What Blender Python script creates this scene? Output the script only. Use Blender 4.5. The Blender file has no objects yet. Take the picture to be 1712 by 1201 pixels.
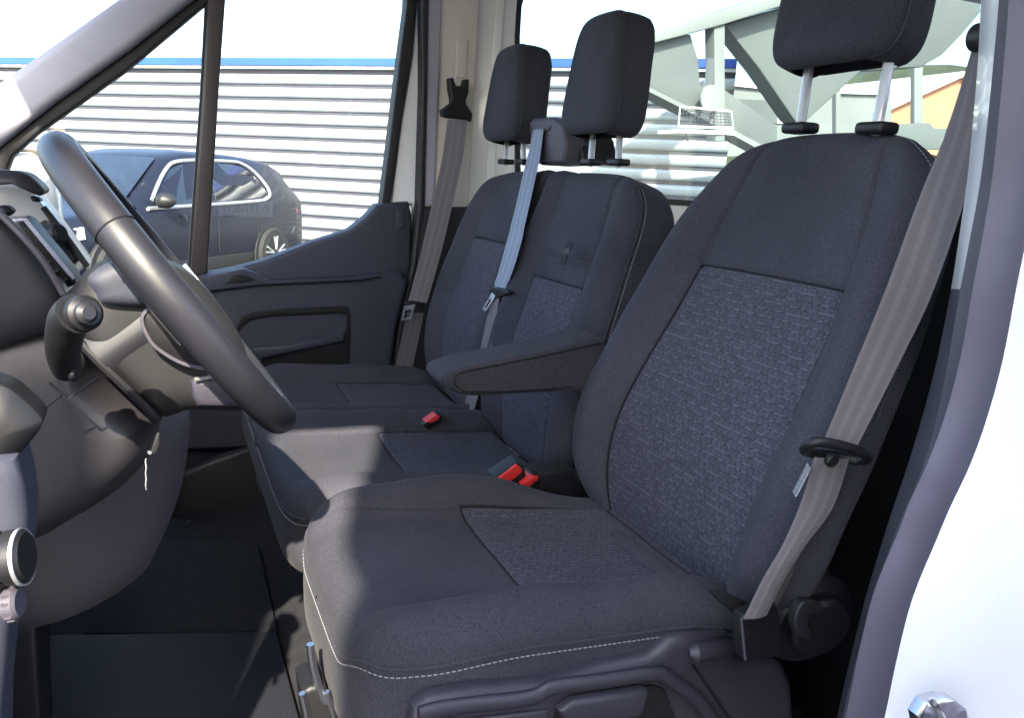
import bpy, bmesh, math, random
import numpy as np
from mathutils import Vector, Matrix
random.seed(4)
R = math.radians
scene = bpy.context.scene
COL = scene.collection

# ---------------------------------------------------------------- camera
FPX, CX, CY = 1300.0, 856.0, 600.5
YAW, PIT, ROL = R(24.5), R(13.0), R(2.8)
CAM = np.array([0, 0, 1.62])
_f = np.array([math.sin(YAW)*math.cos(PIT), math.cos(YAW)*math.cos(PIT), -math.sin(PIT)])
_r0 = np.array([math.cos(YAW), -math.sin(YAW), 0.0])
_u0 = np.cross(_r0, _f)
_r = _r0*math.cos(ROL) + _u0*math.sin(ROL)
_u = _u0*math.cos(ROL) - _r0*math.sin(ROL)
cam_data = bpy.data.cameras.new('camera')
cam = bpy.data.objects.new('camera', cam_data)
COL.objects.link(cam)
m = Matrix.Identity(4)
for i in range(3):
    m[i][0] = _r[i]; m[i][1] = _u[i]; m[i][2] = -_f[i]; m[i][3] = CAM[i]
cam.matrix_world = m
cam_data.sensor_width = 36.0
cam_data.lens = 36.0*FPX/1712.0
cam_data.clip_start = 0.02
cam_data.clip_end = 2000
scene.camera = cam

def at(px, py, X=None, Y=None, Z=None, D=None):
    """point of the place seen at a photograph pixel, on the plane X=, Y= or Z= (or at depth D)"""
    v = _f + _r*(px-CX)/FPX - _u*(py-CY)/FPX
    if D is not None: t = D
    elif X is not None: t = (X-CAM[0])/v[0]
    elif Y is not None: t = (Y-CAM[1])/v[1]
    else: t = (Z-CAM[2])/v[2]
    return CAM + v*t

# ---------------------------------------------------------------- light
SUN_AZ, SUN_EL = R(198.0), R(38.0)
world = bpy.data.worlds.new('World'); scene.world = world
world.use_nodes = True
wn = world.node_tree.nodes; wl = world.node_tree.links
bg = wn['Background']
sky = wn.new('ShaderNodeTexSky'); sky.sky_type = 'NISHITA'; sky.sun_disc = False
sky.sun_elevation = SUN_EL; sky.sun_rotation = SUN_AZ
sky.air_density = 1.0; sky.dust_density = 2.5; sky.ozone_density = 1.0
wl.new(sky.outputs[0], bg.inputs[0]); bg.inputs[1].default_value = 0.15
sd = bpy.data.lights.new('sun', 'SUN'); sd.energy = 3.2; sd.angle = R(0.6); sd.color = (1.0, 0.90, 0.72)
sun = bpy.data.objects.new('sun', sd); COL.objects.link(sun)
sdir = Vector((math.sin(SUN_AZ)*math.cos(SUN_EL), math.cos(SUN_AZ)*math.cos(SUN_EL), math.sin(SUN_EL)))
sun.rotation_euler = sdir.to_track_quat('Z', 'Y').to_euler()
sun.location = (0, -5, 8)
scene.view_settings.view_transform = 'Standard'
scene.view_settings.look = 'None'
scene.view_settings.gamma = 1
scene.view_settings.exposure = 2.6
scene.cycles.max_bounces = 8
scene.cycles.transparent_max_bounces = 12

# ---------------------------------------------------------------- materials
MATS = {}
def mat(name, col, rough=0.5, metal=0.0, bump=0.0, bscale=200.0, var=0.0, vscale=8.0, spec=0.5, coat=0.0, sheen=0.0):
    M = bpy.data.materials.new(name); M.use_nodes = True
    nt = M.node_tree; b = nt.nodes['Principled BSDF']
    b.inputs['Roughness'].default_value = rough
    b.inputs['Metallic'].default_value = metal
    b.inputs['Specular IOR Level'].default_value = spec
    b.inputs['Coat Weight'].default_value = coat
    b.inputs['Coat Roughness'].default_value = 0.05
    if sheen:
        b.inputs['Sheen Weight'].default_value = sheen
        b.inputs['Sheen Roughness'].default_value = 0.5
        b.inputs['Sheen Tint'].default_value = (0.8, 0.8, 0.85, 1)
    b.inputs['Base Color'].default_value = (*col, 1)
    tc = nt.nodes.new('ShaderNodeTexCoord')
    if var:
        n = nt.nodes.new('ShaderNodeTexNoise'); n.inputs['Scale'].default_value = vscale; n.inputs['Detail'].default_value = 5
        nt.links.new(tc.outputs['Object'], n.inputs['Vector'])
        mr = nt.nodes.new('ShaderNodeMapRange')
        mr.inputs['From Min'].default_value = 0.3; mr.inputs['From Max'].default_value = 0.7
        mr.inputs['To Min'].default_value = 1-var; mr.inputs['To Max'].default_value = 1+var
        nt.links.new(n.outputs['Fac'], mr.inputs['Value'])
        mx = nt.nodes.new('ShaderNodeMix'); mx.data_type = 'RGBA'; mx.blend_type = 'MULTIPLY'; mx.inputs[0].default_value = 1
        mx.inputs[6].default_value = (*col, 1)
        nt.links.new(mr.outputs[0], mx.inputs[7]); nt.links.new(mx.outputs[2], b.inputs['Base Color'])
    if bump:
        n = nt.nodes.new('ShaderNodeTexNoise'); n.inputs['Scale'].default_value = bscale; n.inputs['Detail'].default_value = 3
        nt.links.new(tc.outputs['Object'], n.inputs['Vector'])
        bp = nt.nodes.new('ShaderNodeBump'); bp.inputs['Strength'].default_value = bump; bp.inputs['Distance'].default_value = 0.0015
        nt.links.new(n.outputs['Fac'], bp.inputs['Height']); nt.links.new(bp.outputs[0], b.inputs['Normal'])
    MATS[name] = M
    return M

def fabric_material():
    """dark seat cloth: smooth knit, and a woven insert where the 'inset' attribute is positive"""
    M = bpy.data.materials.new('seat_cloth'); M.use_nodes = True
    nt = M.node_tree; N = nt.nodes; L = nt.links; b = N['Principled BSDF']
    b.inputs['Roughness'].default_value = 0.88
    b.inputs['Specular IOR Level'].default_value = 0.15
    b.inputs['Sheen Weight'].default_value = 0.04
    b.inputs['Sheen Roughness'].default_value = 0.45
    uv = N.new('ShaderNodeUVMap'); tc = N.new('ShaderNodeTexCoord')
    at_ = N.new('ShaderNodeAttribute'); at_.attribute_name = 'inset'
    gt = N.new('ShaderNodeMath'); gt.operation = 'GREATER_THAN'; gt.inputs[1].default_value = 0.0
    L.new(at_.outputs['Fac'], gt.inputs[0])
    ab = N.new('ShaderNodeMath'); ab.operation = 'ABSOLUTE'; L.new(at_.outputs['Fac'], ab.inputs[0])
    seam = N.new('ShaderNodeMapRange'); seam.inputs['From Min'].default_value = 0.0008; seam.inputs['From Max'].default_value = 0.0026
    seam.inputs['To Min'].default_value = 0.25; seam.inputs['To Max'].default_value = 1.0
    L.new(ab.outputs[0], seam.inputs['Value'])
    # weave
    br = N.new('ShaderNodeTexBrick'); br.inputs['Scale'].default_value = 1.0
    br.inputs['Brick Width'].default_value = 0.0100; br.inputs['Row Height'].default_value = 0.0098
    br.inputs['Mortar Size'].default_value = 0.0008; br.inputs['Mortar Smooth'].default_value = 0.6
    br.inputs['Color1'].default_value = (0.062, 0.064, 0.084, 1); br.inputs['Color2'].default_value = (0.052, 0.054, 0.072, 1)
    br.inputs['Mortar'].default_value = (0.030, 0.031, 0.042, 1); br.offset = 0.5
    nz0 = N.new('ShaderNodeTexNoise'); nz0.inputs['Scale'].default_value = 9.0; L.new(uv.outputs[0], nz0.inputs['Vector'])
    vs = N.new('ShaderNodeVectorMath'); vs.operation = 'SCALE'; vs.inputs['Scale'].default_value = 0.004; L.new(nz0.outputs['Color'], vs.inputs[0])
    va = N.new('ShaderNodeVectorMath'); va.operation = 'ADD'; L.new(uv.outputs[0], va.inputs[0]); L.new(vs.outputs[0], va.inputs[1])
    L.new(va.outputs[0], br.inputs['Vector'])
    # pale stitch along every row edge
    sx = N.new('ShaderNodeSeparateXYZ'); L.new(va.outputs[0], sx.inputs[0])
    dv = N.new('ShaderNodeMath'); dv.operation = 'DIVIDE'; dv.inputs[1].default_value = 0.0098; L.new(sx.outputs[1], dv.inputs[0])
    fr = N.new('ShaderNodeMath'); fr.operation = 'FRACT'; L.new(dv.outputs[0], fr.inputs[0])
    lt = N.new('ShaderNodeMath'); lt.operation = 'LESS_THAN'; lt.inputs[1].default_value = 0.16; L.new(fr.outputs[0], lt.inputs[0])
    nzr = N.new('ShaderNodeTexNoise'); nzr.inputs['Scale'].default_value = 90; L.new(uv.outputs[0], nzr.inputs['Vector'])
    g2 = N.new('ShaderNodeMath'); g2.operation = 'GREATER_THAN'; g2.inputs[1].default_value = 0.5; L.new(nzr.outputs['Fac'], g2.inputs[0])
    ml = N.new('ShaderNodeMath'); ml.operation = 'MULTIPLY'; L.new(lt.outputs[0], ml.inputs[0]); L.new(g2.outputs[0], ml.inputs[1])
    mp = N.new('ShaderNodeMix'); mp.data_type = 'RGBA'; L.new(ml.outputs[0], mp.inputs[0]); L.new(br.outputs['Color'], mp.inputs[6]); mp.inputs[7].default_value = (0.100, 0.103, 0.130, 1)
    # knit colour with slow variation
    n1 = N.new('ShaderNodeTexNoise'); n1.inputs['Scale'].default_value = 5; n1.inputs['Detail'].default_value = 6; L.new(tc.outputs['Object'], n1.inputs['Vector'])
    cr = N.new('ShaderNodeValToRGB'); cr.color_ramp.elements[0].color = (0.036, 0.037, 0.049, 1); cr.color_ramp.elements[1].color = (0.049, 0.050, 0.064, 1)
    cr.color_ramp.elements[0].position = 0.35; cr.color_ramp.elements[1].position = 0.65
    L.new(n1.outputs['Fac'], cr.inputs[0])
    n2 = N.new('ShaderNodeTexNoise'); n2.inputs['Scale'].default_value = 520; n2.inputs['Detail'].default_value = 2; L.new(tc.outputs['Object'], n2.inputs['Vector'])
    fm = N.new('ShaderNodeMapRange'); fm.inputs['From Min'].default_value = 0.3; fm.inputs['From Max'].default_value = 0.7; fm.inputs['To Min'].default_value = 0.62; fm.inputs['To Max'].default_value = 1.45
    L.new(n2.outputs['Fac'], fm.inputs['Value'])
    mi = N.new('ShaderNodeMix'); mi.data_type = 'RGBA'
    L.new(gt.outputs[0], mi.inputs[0]); L.new(cr.outputs[0], mi.inputs[6]); L.new(mp.outputs[2], mi.inputs[7])
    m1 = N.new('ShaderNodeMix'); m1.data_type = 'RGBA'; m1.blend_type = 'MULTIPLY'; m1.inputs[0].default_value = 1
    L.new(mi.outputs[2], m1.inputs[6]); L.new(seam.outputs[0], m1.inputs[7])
    m2 = N.new('ShaderNodeMix'); m2.data_type = 'RGBA'; m2.blend_type = 'MULTIPLY'; m2.inputs[0].default_value = 0.8
    L.new(m1.outputs[2], m2.inputs[6]); L.new(fm.outputs[0], m2.inputs[7])
    L.new(m2.outputs[2], b.inputs['Base Color'])
    # relief
    inv = N.new('ShaderNodeMath'); inv.operation = 'SUBTRACT'; inv.inputs[0].default_value = 1; L.new(br.outputs['Fac'], inv.inputs[1])
    wv = N.new('ShaderNodeMath'); wv.operation = 'MULTIPLY'; L.new(inv.outputs[0], wv.inputs[0]); L.new(gt.outputs[0], wv.inputs[1])
    b1 = N.new('ShaderNodeBump'); b1.inputs['Strength'].default_value = 0.5; b1.inputs['Distance'].default_value = 0.0011; L.new(wv.outputs[0], b1.inputs['Height'])
    b2 = N.new('ShaderNodeBump'); b2.inputs['Strength'].default_value = 0.35; b2.inputs['Distance'].default_value = 0.0006
    L.new(n2.outputs['Fac'], b2.inputs['Height']); L.new(b1.outputs[0], b2.inputs['Normal'])
    L.new(b2.outputs[0], b.inputs['Normal'])
    MATS['cloth'] = M
    return M

def webbing_material(name, col, dark):
    M = mat(name, col, 0.7, sheen=0.1)
    nt = M.node_tree; N = nt.nodes; L = nt.links; b = N['Principled BSDF']
    uv = N.new('ShaderNodeUVMap'); s = N.new('ShaderNodeSeparateXYZ'); L.new(uv.outputs[0], s.inputs[0])
    m1 = N.new('ShaderNodeMath'); m1.operation = 'MULTIPLY'; m1.inputs[1].default_value = 5*2*math.pi/1.0; L.new(s.outputs[0], m1.inputs[0])
    c = N.new('ShaderNodeMath'); c.operation = 'COSINE'; L.new(m1.outputs[0], c.inputs[0])
    g = N.new('ShaderNodeMath'); g.operation = 'GREATER_THAN'; g.inputs[1].default_value = 0.25
    m3 = N.new('ShaderNodeMath'); m3.operation = 'MULTIPLY'; m3.inputs[1].default_value = 3*2*math.pi; L.new(s.outputs[0], m3.inputs[0])
    c3 = N.new('ShaderNodeMath'); c3.operation = 'COSINE'; L.new(m3.outputs[0], c3.inputs[0]); L.new(c3.outputs[0], g.inputs[0])
    mx = N.new('ShaderNodeMix'); mx.data_type = 'RGBA'; L.new(g.outputs[0], mx.inputs[0])
    mx.inputs[6].default_value = (*dark, 1); mx.inputs[7].default_value = (*col, 1)
    L.new(mx.outputs[2], b.inputs['Base Color'])
    w = N.new('ShaderNodeTexWave'); w.inputs['Scale'].default_value = 160; w.bands_direction = 'Y'; L.new(uv.outputs[0], w.inputs['Vector'])
    bp = N.new('ShaderNodeBump'); bp.inputs['Strength'].default_value = 0.5; bp.inputs['Distance'].default_value = 0.0006
    L.new(w.outputs['Fac'], bp.inputs['Height']); L.new(bp.outputs[0], b.inputs['Normal'])
    return M

def glass_material(name, tint, base_refl=0.04):
    M = bpy.data.materials.new(name); M.use_nodes = True
    nt = M.node_tree; N = nt.nodes; L = nt.links
    for n in list(N):
        if n.type == 'BSDF_PRINCIPLED': N.remove(n)
    out = N['Material Output']
    tr = N.new('ShaderNodeBsdfTransparent'); tr.inputs[0].default_value = (*tint, 1)
    gl = N.new('ShaderNodeBsdfGlossy'); gl.inputs['Roughness'].default_value = 0.01
    lw = N.new('ShaderNodeLayerWeight'); lw.inputs['Blend'].default_value = 0.5
    pw = N.new('ShaderNodeMath'); pw.operation = 'POWER'; pw.inputs[1].default_value = 5.0; L.new(lw.outputs['Facing'], pw.inputs[0])
    fr = N.new('ShaderNodeMath'); fr.operation = 'MULTIPLY_ADD'; fr.inputs[1].default_value = 0.9; fr.inputs[2].default_value = base_refl; L.new(pw.outputs[0], fr.inputs[0])
    mx = N.new('ShaderNodeMixShader')
    L.new(fr.outputs[0], mx.inputs[0]); L.new(tr.outputs[0], mx.inputs[1]); L.new(gl.outputs[0], mx.inputs[2])
    L.new(mx.outputs[0], out.inputs['Surface'])
    MATS[name] = M
    return M

fabric_material()
webbing_material('webbing', (0.145, 0.130, 0.138), (0.120, 0.106, 0.114))
webbing_material('webbing_shaded', (0.085, 0.08, 0.09), (0.07, 0.066, 0.075))  # same webbing, darkened for the lengths in shade
webbing_material('webbing_lit', (0.26, 0.30, 0.40), (0.20, 0.235, 0.33))  # same webbing, tinted pale blue for the sun and sky light on it
glass_material('glass', (0.93, 0.96, 0.95))
glass_material('tinted_glass', (0.72, 0.79, 0.79))
mat('plastic_dark', (0.017, 0.017, 0.022), 0.5, bump=0.12, bscale=1200, var=0.08)
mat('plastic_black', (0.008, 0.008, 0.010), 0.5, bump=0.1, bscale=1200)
mat('plastic_grey', (0.070, 0.064, 0.084), 0.6, bump=0.12, bscale=1200, var=0.08)
mat('plastic_door', (0.034, 0.037, 0.056), 0.6, bump=0.14, bscale=1300, var=0.10, vscale=3)
mat('plastic_shield', (0.036, 0.034, 0.048), 0.42, bump=0.25, bscale=900, var=0.06)
mat('plastic_knee', (0.036, 0.034, 0.039), 0.36, bump=0.12, bscale=1300, var=0.08)
mat('headliner', (0.68, 0.67, 0.65), 0.9, bump=0.3, bscale=400)
mat('plastic_pale', (0.36, 0.36, 0.44), 0.55, bump=0.15, bscale=500, var=0.04)
mat('pillar_beige', (0.62, 0.57, 0.53), 0.6, bump=0.2, bscale=500, var=0.05)
mat('column_plastic', (0.010, 0.010, 0.012), 0.62, bump=0.15, bscale=1100, var=0.1)
mat('leather', (0.018, 0.018, 0.025), 0.42, bump=0.15, bscale=1500, var=0.12, vscale=20)
mat('rubber', (0.018, 0.018, 0.022), 0.6, var=0.15, vscale=15)
mat('rubber_grey', (0.062, 0.060, 0.076), 0.55, bump=0.3, bscale=60, var=0.12, vscale=12)
mat('frame_mauve', (0.165, 0.142, 0.172), 0.38, var=0.06, vscale=6)
mat('paint_white', (0.84, 0.84, 0.85), 0.25, coat=0.6, var=0.02)
mat('divider_brown', (0.050, 0.042, 0.042), 0.45, var=0.15, vscale=10)
mat('chrome', (0.92, 0.93, 0.95), 0.22, metal=0.85)
mat('post_steel', (0.90, 0.91, 0.93), 0.30, metal=0.45)
mat('silver', (0.55, 0.56, 0.62), 0.3, metal=1.0)
mat('red_plastic', (0.62, 0.035, 0.035), 0.35)
mat('thread', (0.22, 0.22, 0.25), 0.8)
mat('carpet', (0.012, 0.013, 0.018), 0.95, bump=1.0, bscale=300, var=0.25, vscale=30)
mat('mat_rubber', (0.010, 0.011, 0.018), 0.7, bump=0.8, bscale=250, var=0.12, vscale=14)
mat('display', (0.55, 0.56, 0.58), 0.18)
mat('cladding', (0.38, 0.41, 0.45), 0.42, metal=0.3, var=0.12, vscale=1.2)
mat('cladding_rib', (0.05, 0.05, 0.065), 0.5, var=0.1, vscale=2)
mat('blue_trim', (0.020, 0.075, 0.42), 0.5, var=0.1, vscale=1)
mat('car_paint', (0.009, 0.011, 0.021), 0.35, metal=0.0, coat=0.12, spec=0.3)
mat('car_glass', (0.010, 0.013, 0.018), 0.05, coat=1.0)
mat('car_trim', (0.014, 0.014, 0.016), 0.5)
mat('tyre', (0.018, 0.018, 0.020), 0.8, bump=0.5, bscale=80)
mat('alloy', (0.62, 0.63, 0.66), 0.3, metal=0.8)
mat('lamp_red', (0.45, 0.02, 0.03), 0.15, coat=1)
mat('lamp_clear', (0.6, 0.6, 0.62), 0.1, coat=1)
mat('asphalt', (0.085, 0.083, 0.080), 0.9, bump=1.0, bscale=60, var=0.25, vscale=3)
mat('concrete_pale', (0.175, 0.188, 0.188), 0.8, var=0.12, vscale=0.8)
mat('outside_grey', (0.100, 0.112, 0.112), 0.6, var=0.10, vscale=0.5)
mat('orange_render', (0.42, 0.20, 0.12), 0.8, var=0.08, vscale=0.5)
mat('white_render', (0.74, 0.74, 0.73), 0.7, var=0.05, vscale=0.7)
mat('hill_green', (0.04, 0.052, 0.036), 0.9, var=0.5, vscale=0.1)
mat('plate_white', (0.8, 0.8, 0.8), 0.4)
mat('plate_blue', (0.02, 0.07, 0.45), 0.4)
mat('ink', (0.01, 0.01, 0.012), 0.5)

# ---------------------------------------------------------------- helpers
def empty(name, loc, label=None, cat=None, group=None):
    o = bpy.data.objects.new(name, None); COL.objects.link(o); o.location = [float(c) for c in loc]
    if label: o['label'] = label
    if cat: o['category'] = cat
    if group: o['group'] = group
    bpy.context.view_layer.update()
    return o
def link(name, me, mt, parent=None, kind=None, label=None, cat=None, sharp=40, smooth=True):
    o = bpy.data.objects.new(name, me); COL.objects.link(o)
    if mt == 'cloth' and 'inset' not in me.attributes:
        a = me.attributes.new('inset', 'FLOAT', 'POINT'); a.data.foreach_set('value', [-1.0]*len(me.vertices))
    if mt: me.materials.append(MATS[mt] if isinstance(mt, str) else mt)
    if smooth:
        me.polygons.foreach_set('use_smooth', [True]*len(me.polygons))
        if sharp: me.set_sharp_from_angle(angle=R(sharp))
    if parent:
        bpy.context.view_layer.update()
        o.parent = parent; o.matrix_parent_inverse = parent.matrix_world.inverted()
    if kind: o['kind'] = kind
    if label: o['label'] = label
    if cat: o['category'] = cat
    return o
def from_arrays(name, V, F, mt, parent=None, uvs=None, attr=None, **k):
    me = bpy.data.meshes.new(name); me.from_pydata([tuple(map(float, v)) for v in V], [], F)
    if uvs is not None:
        ul = me.uv_layers.new(name='UVMap')
        li = np.empty(len(me.loops), dtype=np.int32); me.loops.foreach_get('vertex_index', li)
        ul.data.foreach_set('uv', np.asarray(uvs, dtype=np.float32)[li].ravel())
    if attr is not None:
        a = me.attributes.new('inset', 'FLOAT', 'POINT'); a.data.foreach_set('value', np.asarray(attr, dtype=np.float32))
    return link(name, me, mt, parent, **k)
def bm_obj(name, bm, mt, parent=None, **k):
    bmesh.ops.recalc_face_normals(bm, faces=bm.faces)
    me = bpy.data.meshes.new(name); bm.to_mesh(me); bm.free()
    return link(name, me, mt, parent, **k)

def smooth_poly(pts, n=5, closed=True):
    """Catmull-Rom through the points"""
    P = [np.array(p, float) for p in pts]; N = len(P); out = []
    rng = range(N) if closed else range(N-1)
    for i in rng:
        if closed: a, b, c, d = P[i-1], P[i], P[(i+1) % N], P[(i+2) % N]
        else: a, b, c, d = P[max(i-1, 0)], P[i], P[i+1], P[min(i+2, N-1)]
        for j in range(n):
            t = j/n
            out.append(0.5*((2*b)+(-a+c)*t+(2*a-5*b+4*c-d)*t*t+(-a+3*b-3*c+d)*t**3))
    if not closed: out.append(P[-1])
    return out

def slab(name, px, mt, parent=None, Y=None, X=None, Z=None, depth=0.02, bevel=0.0, seg=3, dirv=None, smooth=0, **k):
    """a solid whose front face has the given outline on a plane, with real thickness behind it"""
    if smooth: px = smooth_poly(px, smooth)
    V = [at(p[0], p[1], X=X, Y=Y, Z=Z) for p in px]
    if dirv is None:
        dirv = (0, 1, 0) if Y is not None else ((1, 0, 0) if X is not None else (0, 0, -1))
    return solid(name, V, mt, parent, np.array(dirv, float)*depth, bevel, seg, **k)
def solid(name, V, mt, parent, off, bevel=0.0, seg=3, **k):
    bm = bmesh.new()
    a = [bm.verts.new(tuple(map(float, v))) for v in V]
    b = [bm.verts.new(tuple(map(float, np.array(v)+off))) for v in V]
    f0 = bm.faces.new(a); f1 = bm.faces.new(list(reversed(b)))
    n = len(a)
    for i in range(n):
        bm.faces.new((a[i], b[i], b[(i+1) % n], a[(i+1) % n]))
    bmesh.ops.recalc_face_normals(bm, faces=bm.faces)
    if bevel:
        bmesh.ops.bevel(bm, geom=[e for e in f0.edges], offset=bevel, segments=seg, profile=0.5, affect='EDGES', clamp_overlap=True)
    big = [f for f in bm.faces if len(f.verts) > 4]
    bmesh.ops.triangulate(bm, faces=big)
    return bm_obj(name, bm, mt, parent, **k)

def box(name, c, s, mt, parent=None, rot=None, bevel=0.0, seg=2, **k):
    bm = bmesh.new(); bmesh.ops.create_cube(bm, size=1)
    for v in bm.verts: v.co = Vector((v.co.x*s[0], v.co.y*s[1], v.co.z*s[2]))
    if bevel: bmesh.ops.bevel(bm, geom=list(bm.edges), offset=bevel, segments=seg, profile=0.5, affect='EDGES', clamp_overlap=True)
    M4 = Matrix.Translation(Vector([float(q) for q in c]))
    if rot is not None: M4 = M4 @ rot.to_4x4()
    bmesh.ops.transform(bm, matrix=M4, verts=bm.verts)
    return bm_obj(name, bm, mt, parent, **k)

def frames(path, closed=False):
    P = [Vector([float(q) for q in p]) for p in path]; n = len(P); T = []
    for i in range(n):
        a = P[(i-1) % n] if closed or i > 0 else P[i]; b = P[(i+1) % n] if closed or i < n-1 else P[i]
        T.append((b-a).normalized())
    return P, T
def tube(name, path, r, mt, parent=None, closed=False, n=12, up=(0, 1, 0), sx=1.0, **k):
    P, T = frames(path, closed); V = []; F = []
    upv = Vector(up)
    for i, (p, t) in enumerate(zip(P, T)):
        a = upv.cross(t); a = a.normalized() if a.length > 1e-5 else Vector((1, 0, 0)).cross(t).normalized()
        b = t.cross(a)
        ri = r[i] if hasattr(r, '__len__') else r
        for j in range(n):
            q = 2*math.pi*j/n
            V.append(p+a*math.cos(q)*ri*sx+b*math.sin(q)*ri)
    m_ = len(P); rng = m_ if closed else m_-1
    for i in range(rng):
        for j in range(n):
            i2 = (i+1) % m_
            F.append((i*n+j, i*n+(j+1) % n, i2*n+(j+1) % n, i2*n+j))
    if not closed:
        F.append(tuple(range(n))[::-1]); F.append(tuple((m_-1)*n+j for j in range(n)))
    return from_arrays(name, V, F, mt, parent, **k)
def disc(name, c, axis, r, h, mt, parent=None, n=32, bevel=0.0, inner=0.0, **k):
    """short cylinder (or ring) centred at c along axis"""
    ax = Vector(axis).normalized(); q = ax.to_track_quat('Z', 'Y')
    prof = [(inner, -h/2), (r-bevel, -h/2), (r, -h/2+bevel), (r, h/2-bevel), (r-bevel, h/2), (inner, h/2)]
    V = []; F = []
    for i in range(n):
        t = 2*math.pi*i/n
        for (rr, z) in prof:
            V.append(Vector([float(x) for x in c]) + q @ Vector((rr*math.cos(t), rr*math.sin(t), z)))
    mP = len(prof)
    for i in range(n):
        i2 = (i+1) % n
        for j in range(mP if inner > 0 else mP-1):
            j2 = (j+1) % mP
            F.append((i*mP+j, i2*mP+j, i2*mP+j2, i*mP+j2))
    bm = bmesh.new(); vs = [bm.verts.new(v) for v in V]
    for f in F: bm.faces.new([vs[x] for x in f])
    bmesh.ops.remove_doubles(bm, verts=bm.verts, dist=1e-6)
    return bm_obj(name, bm, mt, parent, **k)
def ribbon(name, Lp, Rp, mt, parent=None, thick=0.0015, sub=8, bulge=0.0, **k):
    """belt webbing between two edges"""
    Lp = smooth_poly(Lp, sub, False); Rp = smooth_poly(Rp, sub, False); V = []; F = []; UV = []; m_ = 6
    acc = 0
    for i, (a, b) in enumerate(zip(Lp, Rp)):
        if i: acc += np.linalg.norm((a+b)/2-(Lp[i-1]+Rp[i-1])/2)
        t = (Lp[min(i+1, len(Lp)-1)]-Lp[max(i-1, 0)]); w = b-a
        nn = np.cross(t, w); nn /= np.linalg.norm(nn)+1e-9
        if nn[1] > 0: nn = -nn
        for s in (0, 1):
            for j in range(m_+1):
                u = j/m_
                V.append(a+w*u+nn*(bulge*math.sin(math.pi*u))-nn*thick*s); UV.append((u, acc))
    st = 2*(m_+1)
    for i in range(len(Lp)-1):
        for j in range(m_):
            a0 = i*st+j; F.append((a0, a0+1, a0+1+st, a0+st))
            b0 = a0+m_+1; F.append((b0, b0+st, b0+1+st, b0+1))
        F.append((i*st, i*st+st, i*st+st+m_+1, i*st+m_+1))
        e = i*st+m_; F.append((e, e+m_+1, e+m_+1+st, e+st))
    return from_arrays(name, V, F, mt, parent, uvs=UV, **k)
def stitches(name, pts, parent, pitch=0.0065, ln=0.0042, r=0.0007, mt='thread'):
    """a run of short thread stitches along a seam"""
    P = [np.array(p, float) for p in pts]; seg = [np.linalg.norm(P[i+1]-P[i]) for i in range(len(P)-1)]
    tot = sum(seg); V = []; F = []; cum = np.concatenate([[0], np.cumsum(seg)])
    A = np.array(P)
    def pt(s): return np.array([np.interp(s, cum, A[:, k]) for k in range(3)])
    s = 0
    while s+ln < tot:
        a, b = pt(s), pt(s+ln); t = b-a; t /= np.linalg.norm(t)+1e-9
        u = np.cross(t, [0.1, 1, 0.3]); u /= np.linalg.norm(u); w = np.cross(t, u); b0 = len(V)
        for q in (a, b):
            for (cu, cw) in ((1, 0), (0, 1), (-1, 0), (0, -1)): V.append(q+(u*cu+w*cw)*r)
        for j in range(4): F.append((b0+j, b0+(j+1) % 4, b0+4+(j+1) % 4, b0+4+j))
        F.append((b0+3, b0+2, b0+1, b0)); F.append((b0+4, b0+5, b0+6, b0+7))
        s += pitch
    return from_arrays(name, V, F, mt, parent, kind='stuff', smooth=False)

def table(xs, ys):
    xs = np.array(xs, float); ys = np.array(ys, float)
    def f(x):
        # smooth (monotone cubic-like) interpolation
        x = np.asarray(x, float); i = np.clip(np.searchsorted(xs, x)-1, 0, len(xs)-2)
        d = np.gradient(ys, xs); h = xs[i+1]-xs[i]; t = np.clip((x-xs[i])/h, -0.3, 1.3)
        return (2*t**3-3*t**2+1)*ys[i]+(t**3-2*t**2+t)*h*d[i]+(-2*t**3+3*t**2)*ys[i+1]+(t**3-t**2)*h*d[i+1]
    return f
def sstep(a, b, x):
    t = np.clip((x-a)/(b-a), 0, 1); return t*t*(3-2*t)
def groove(d, w=0.004, depth=0.004):
    return -depth*np.exp(-(d/w)**2)

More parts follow.
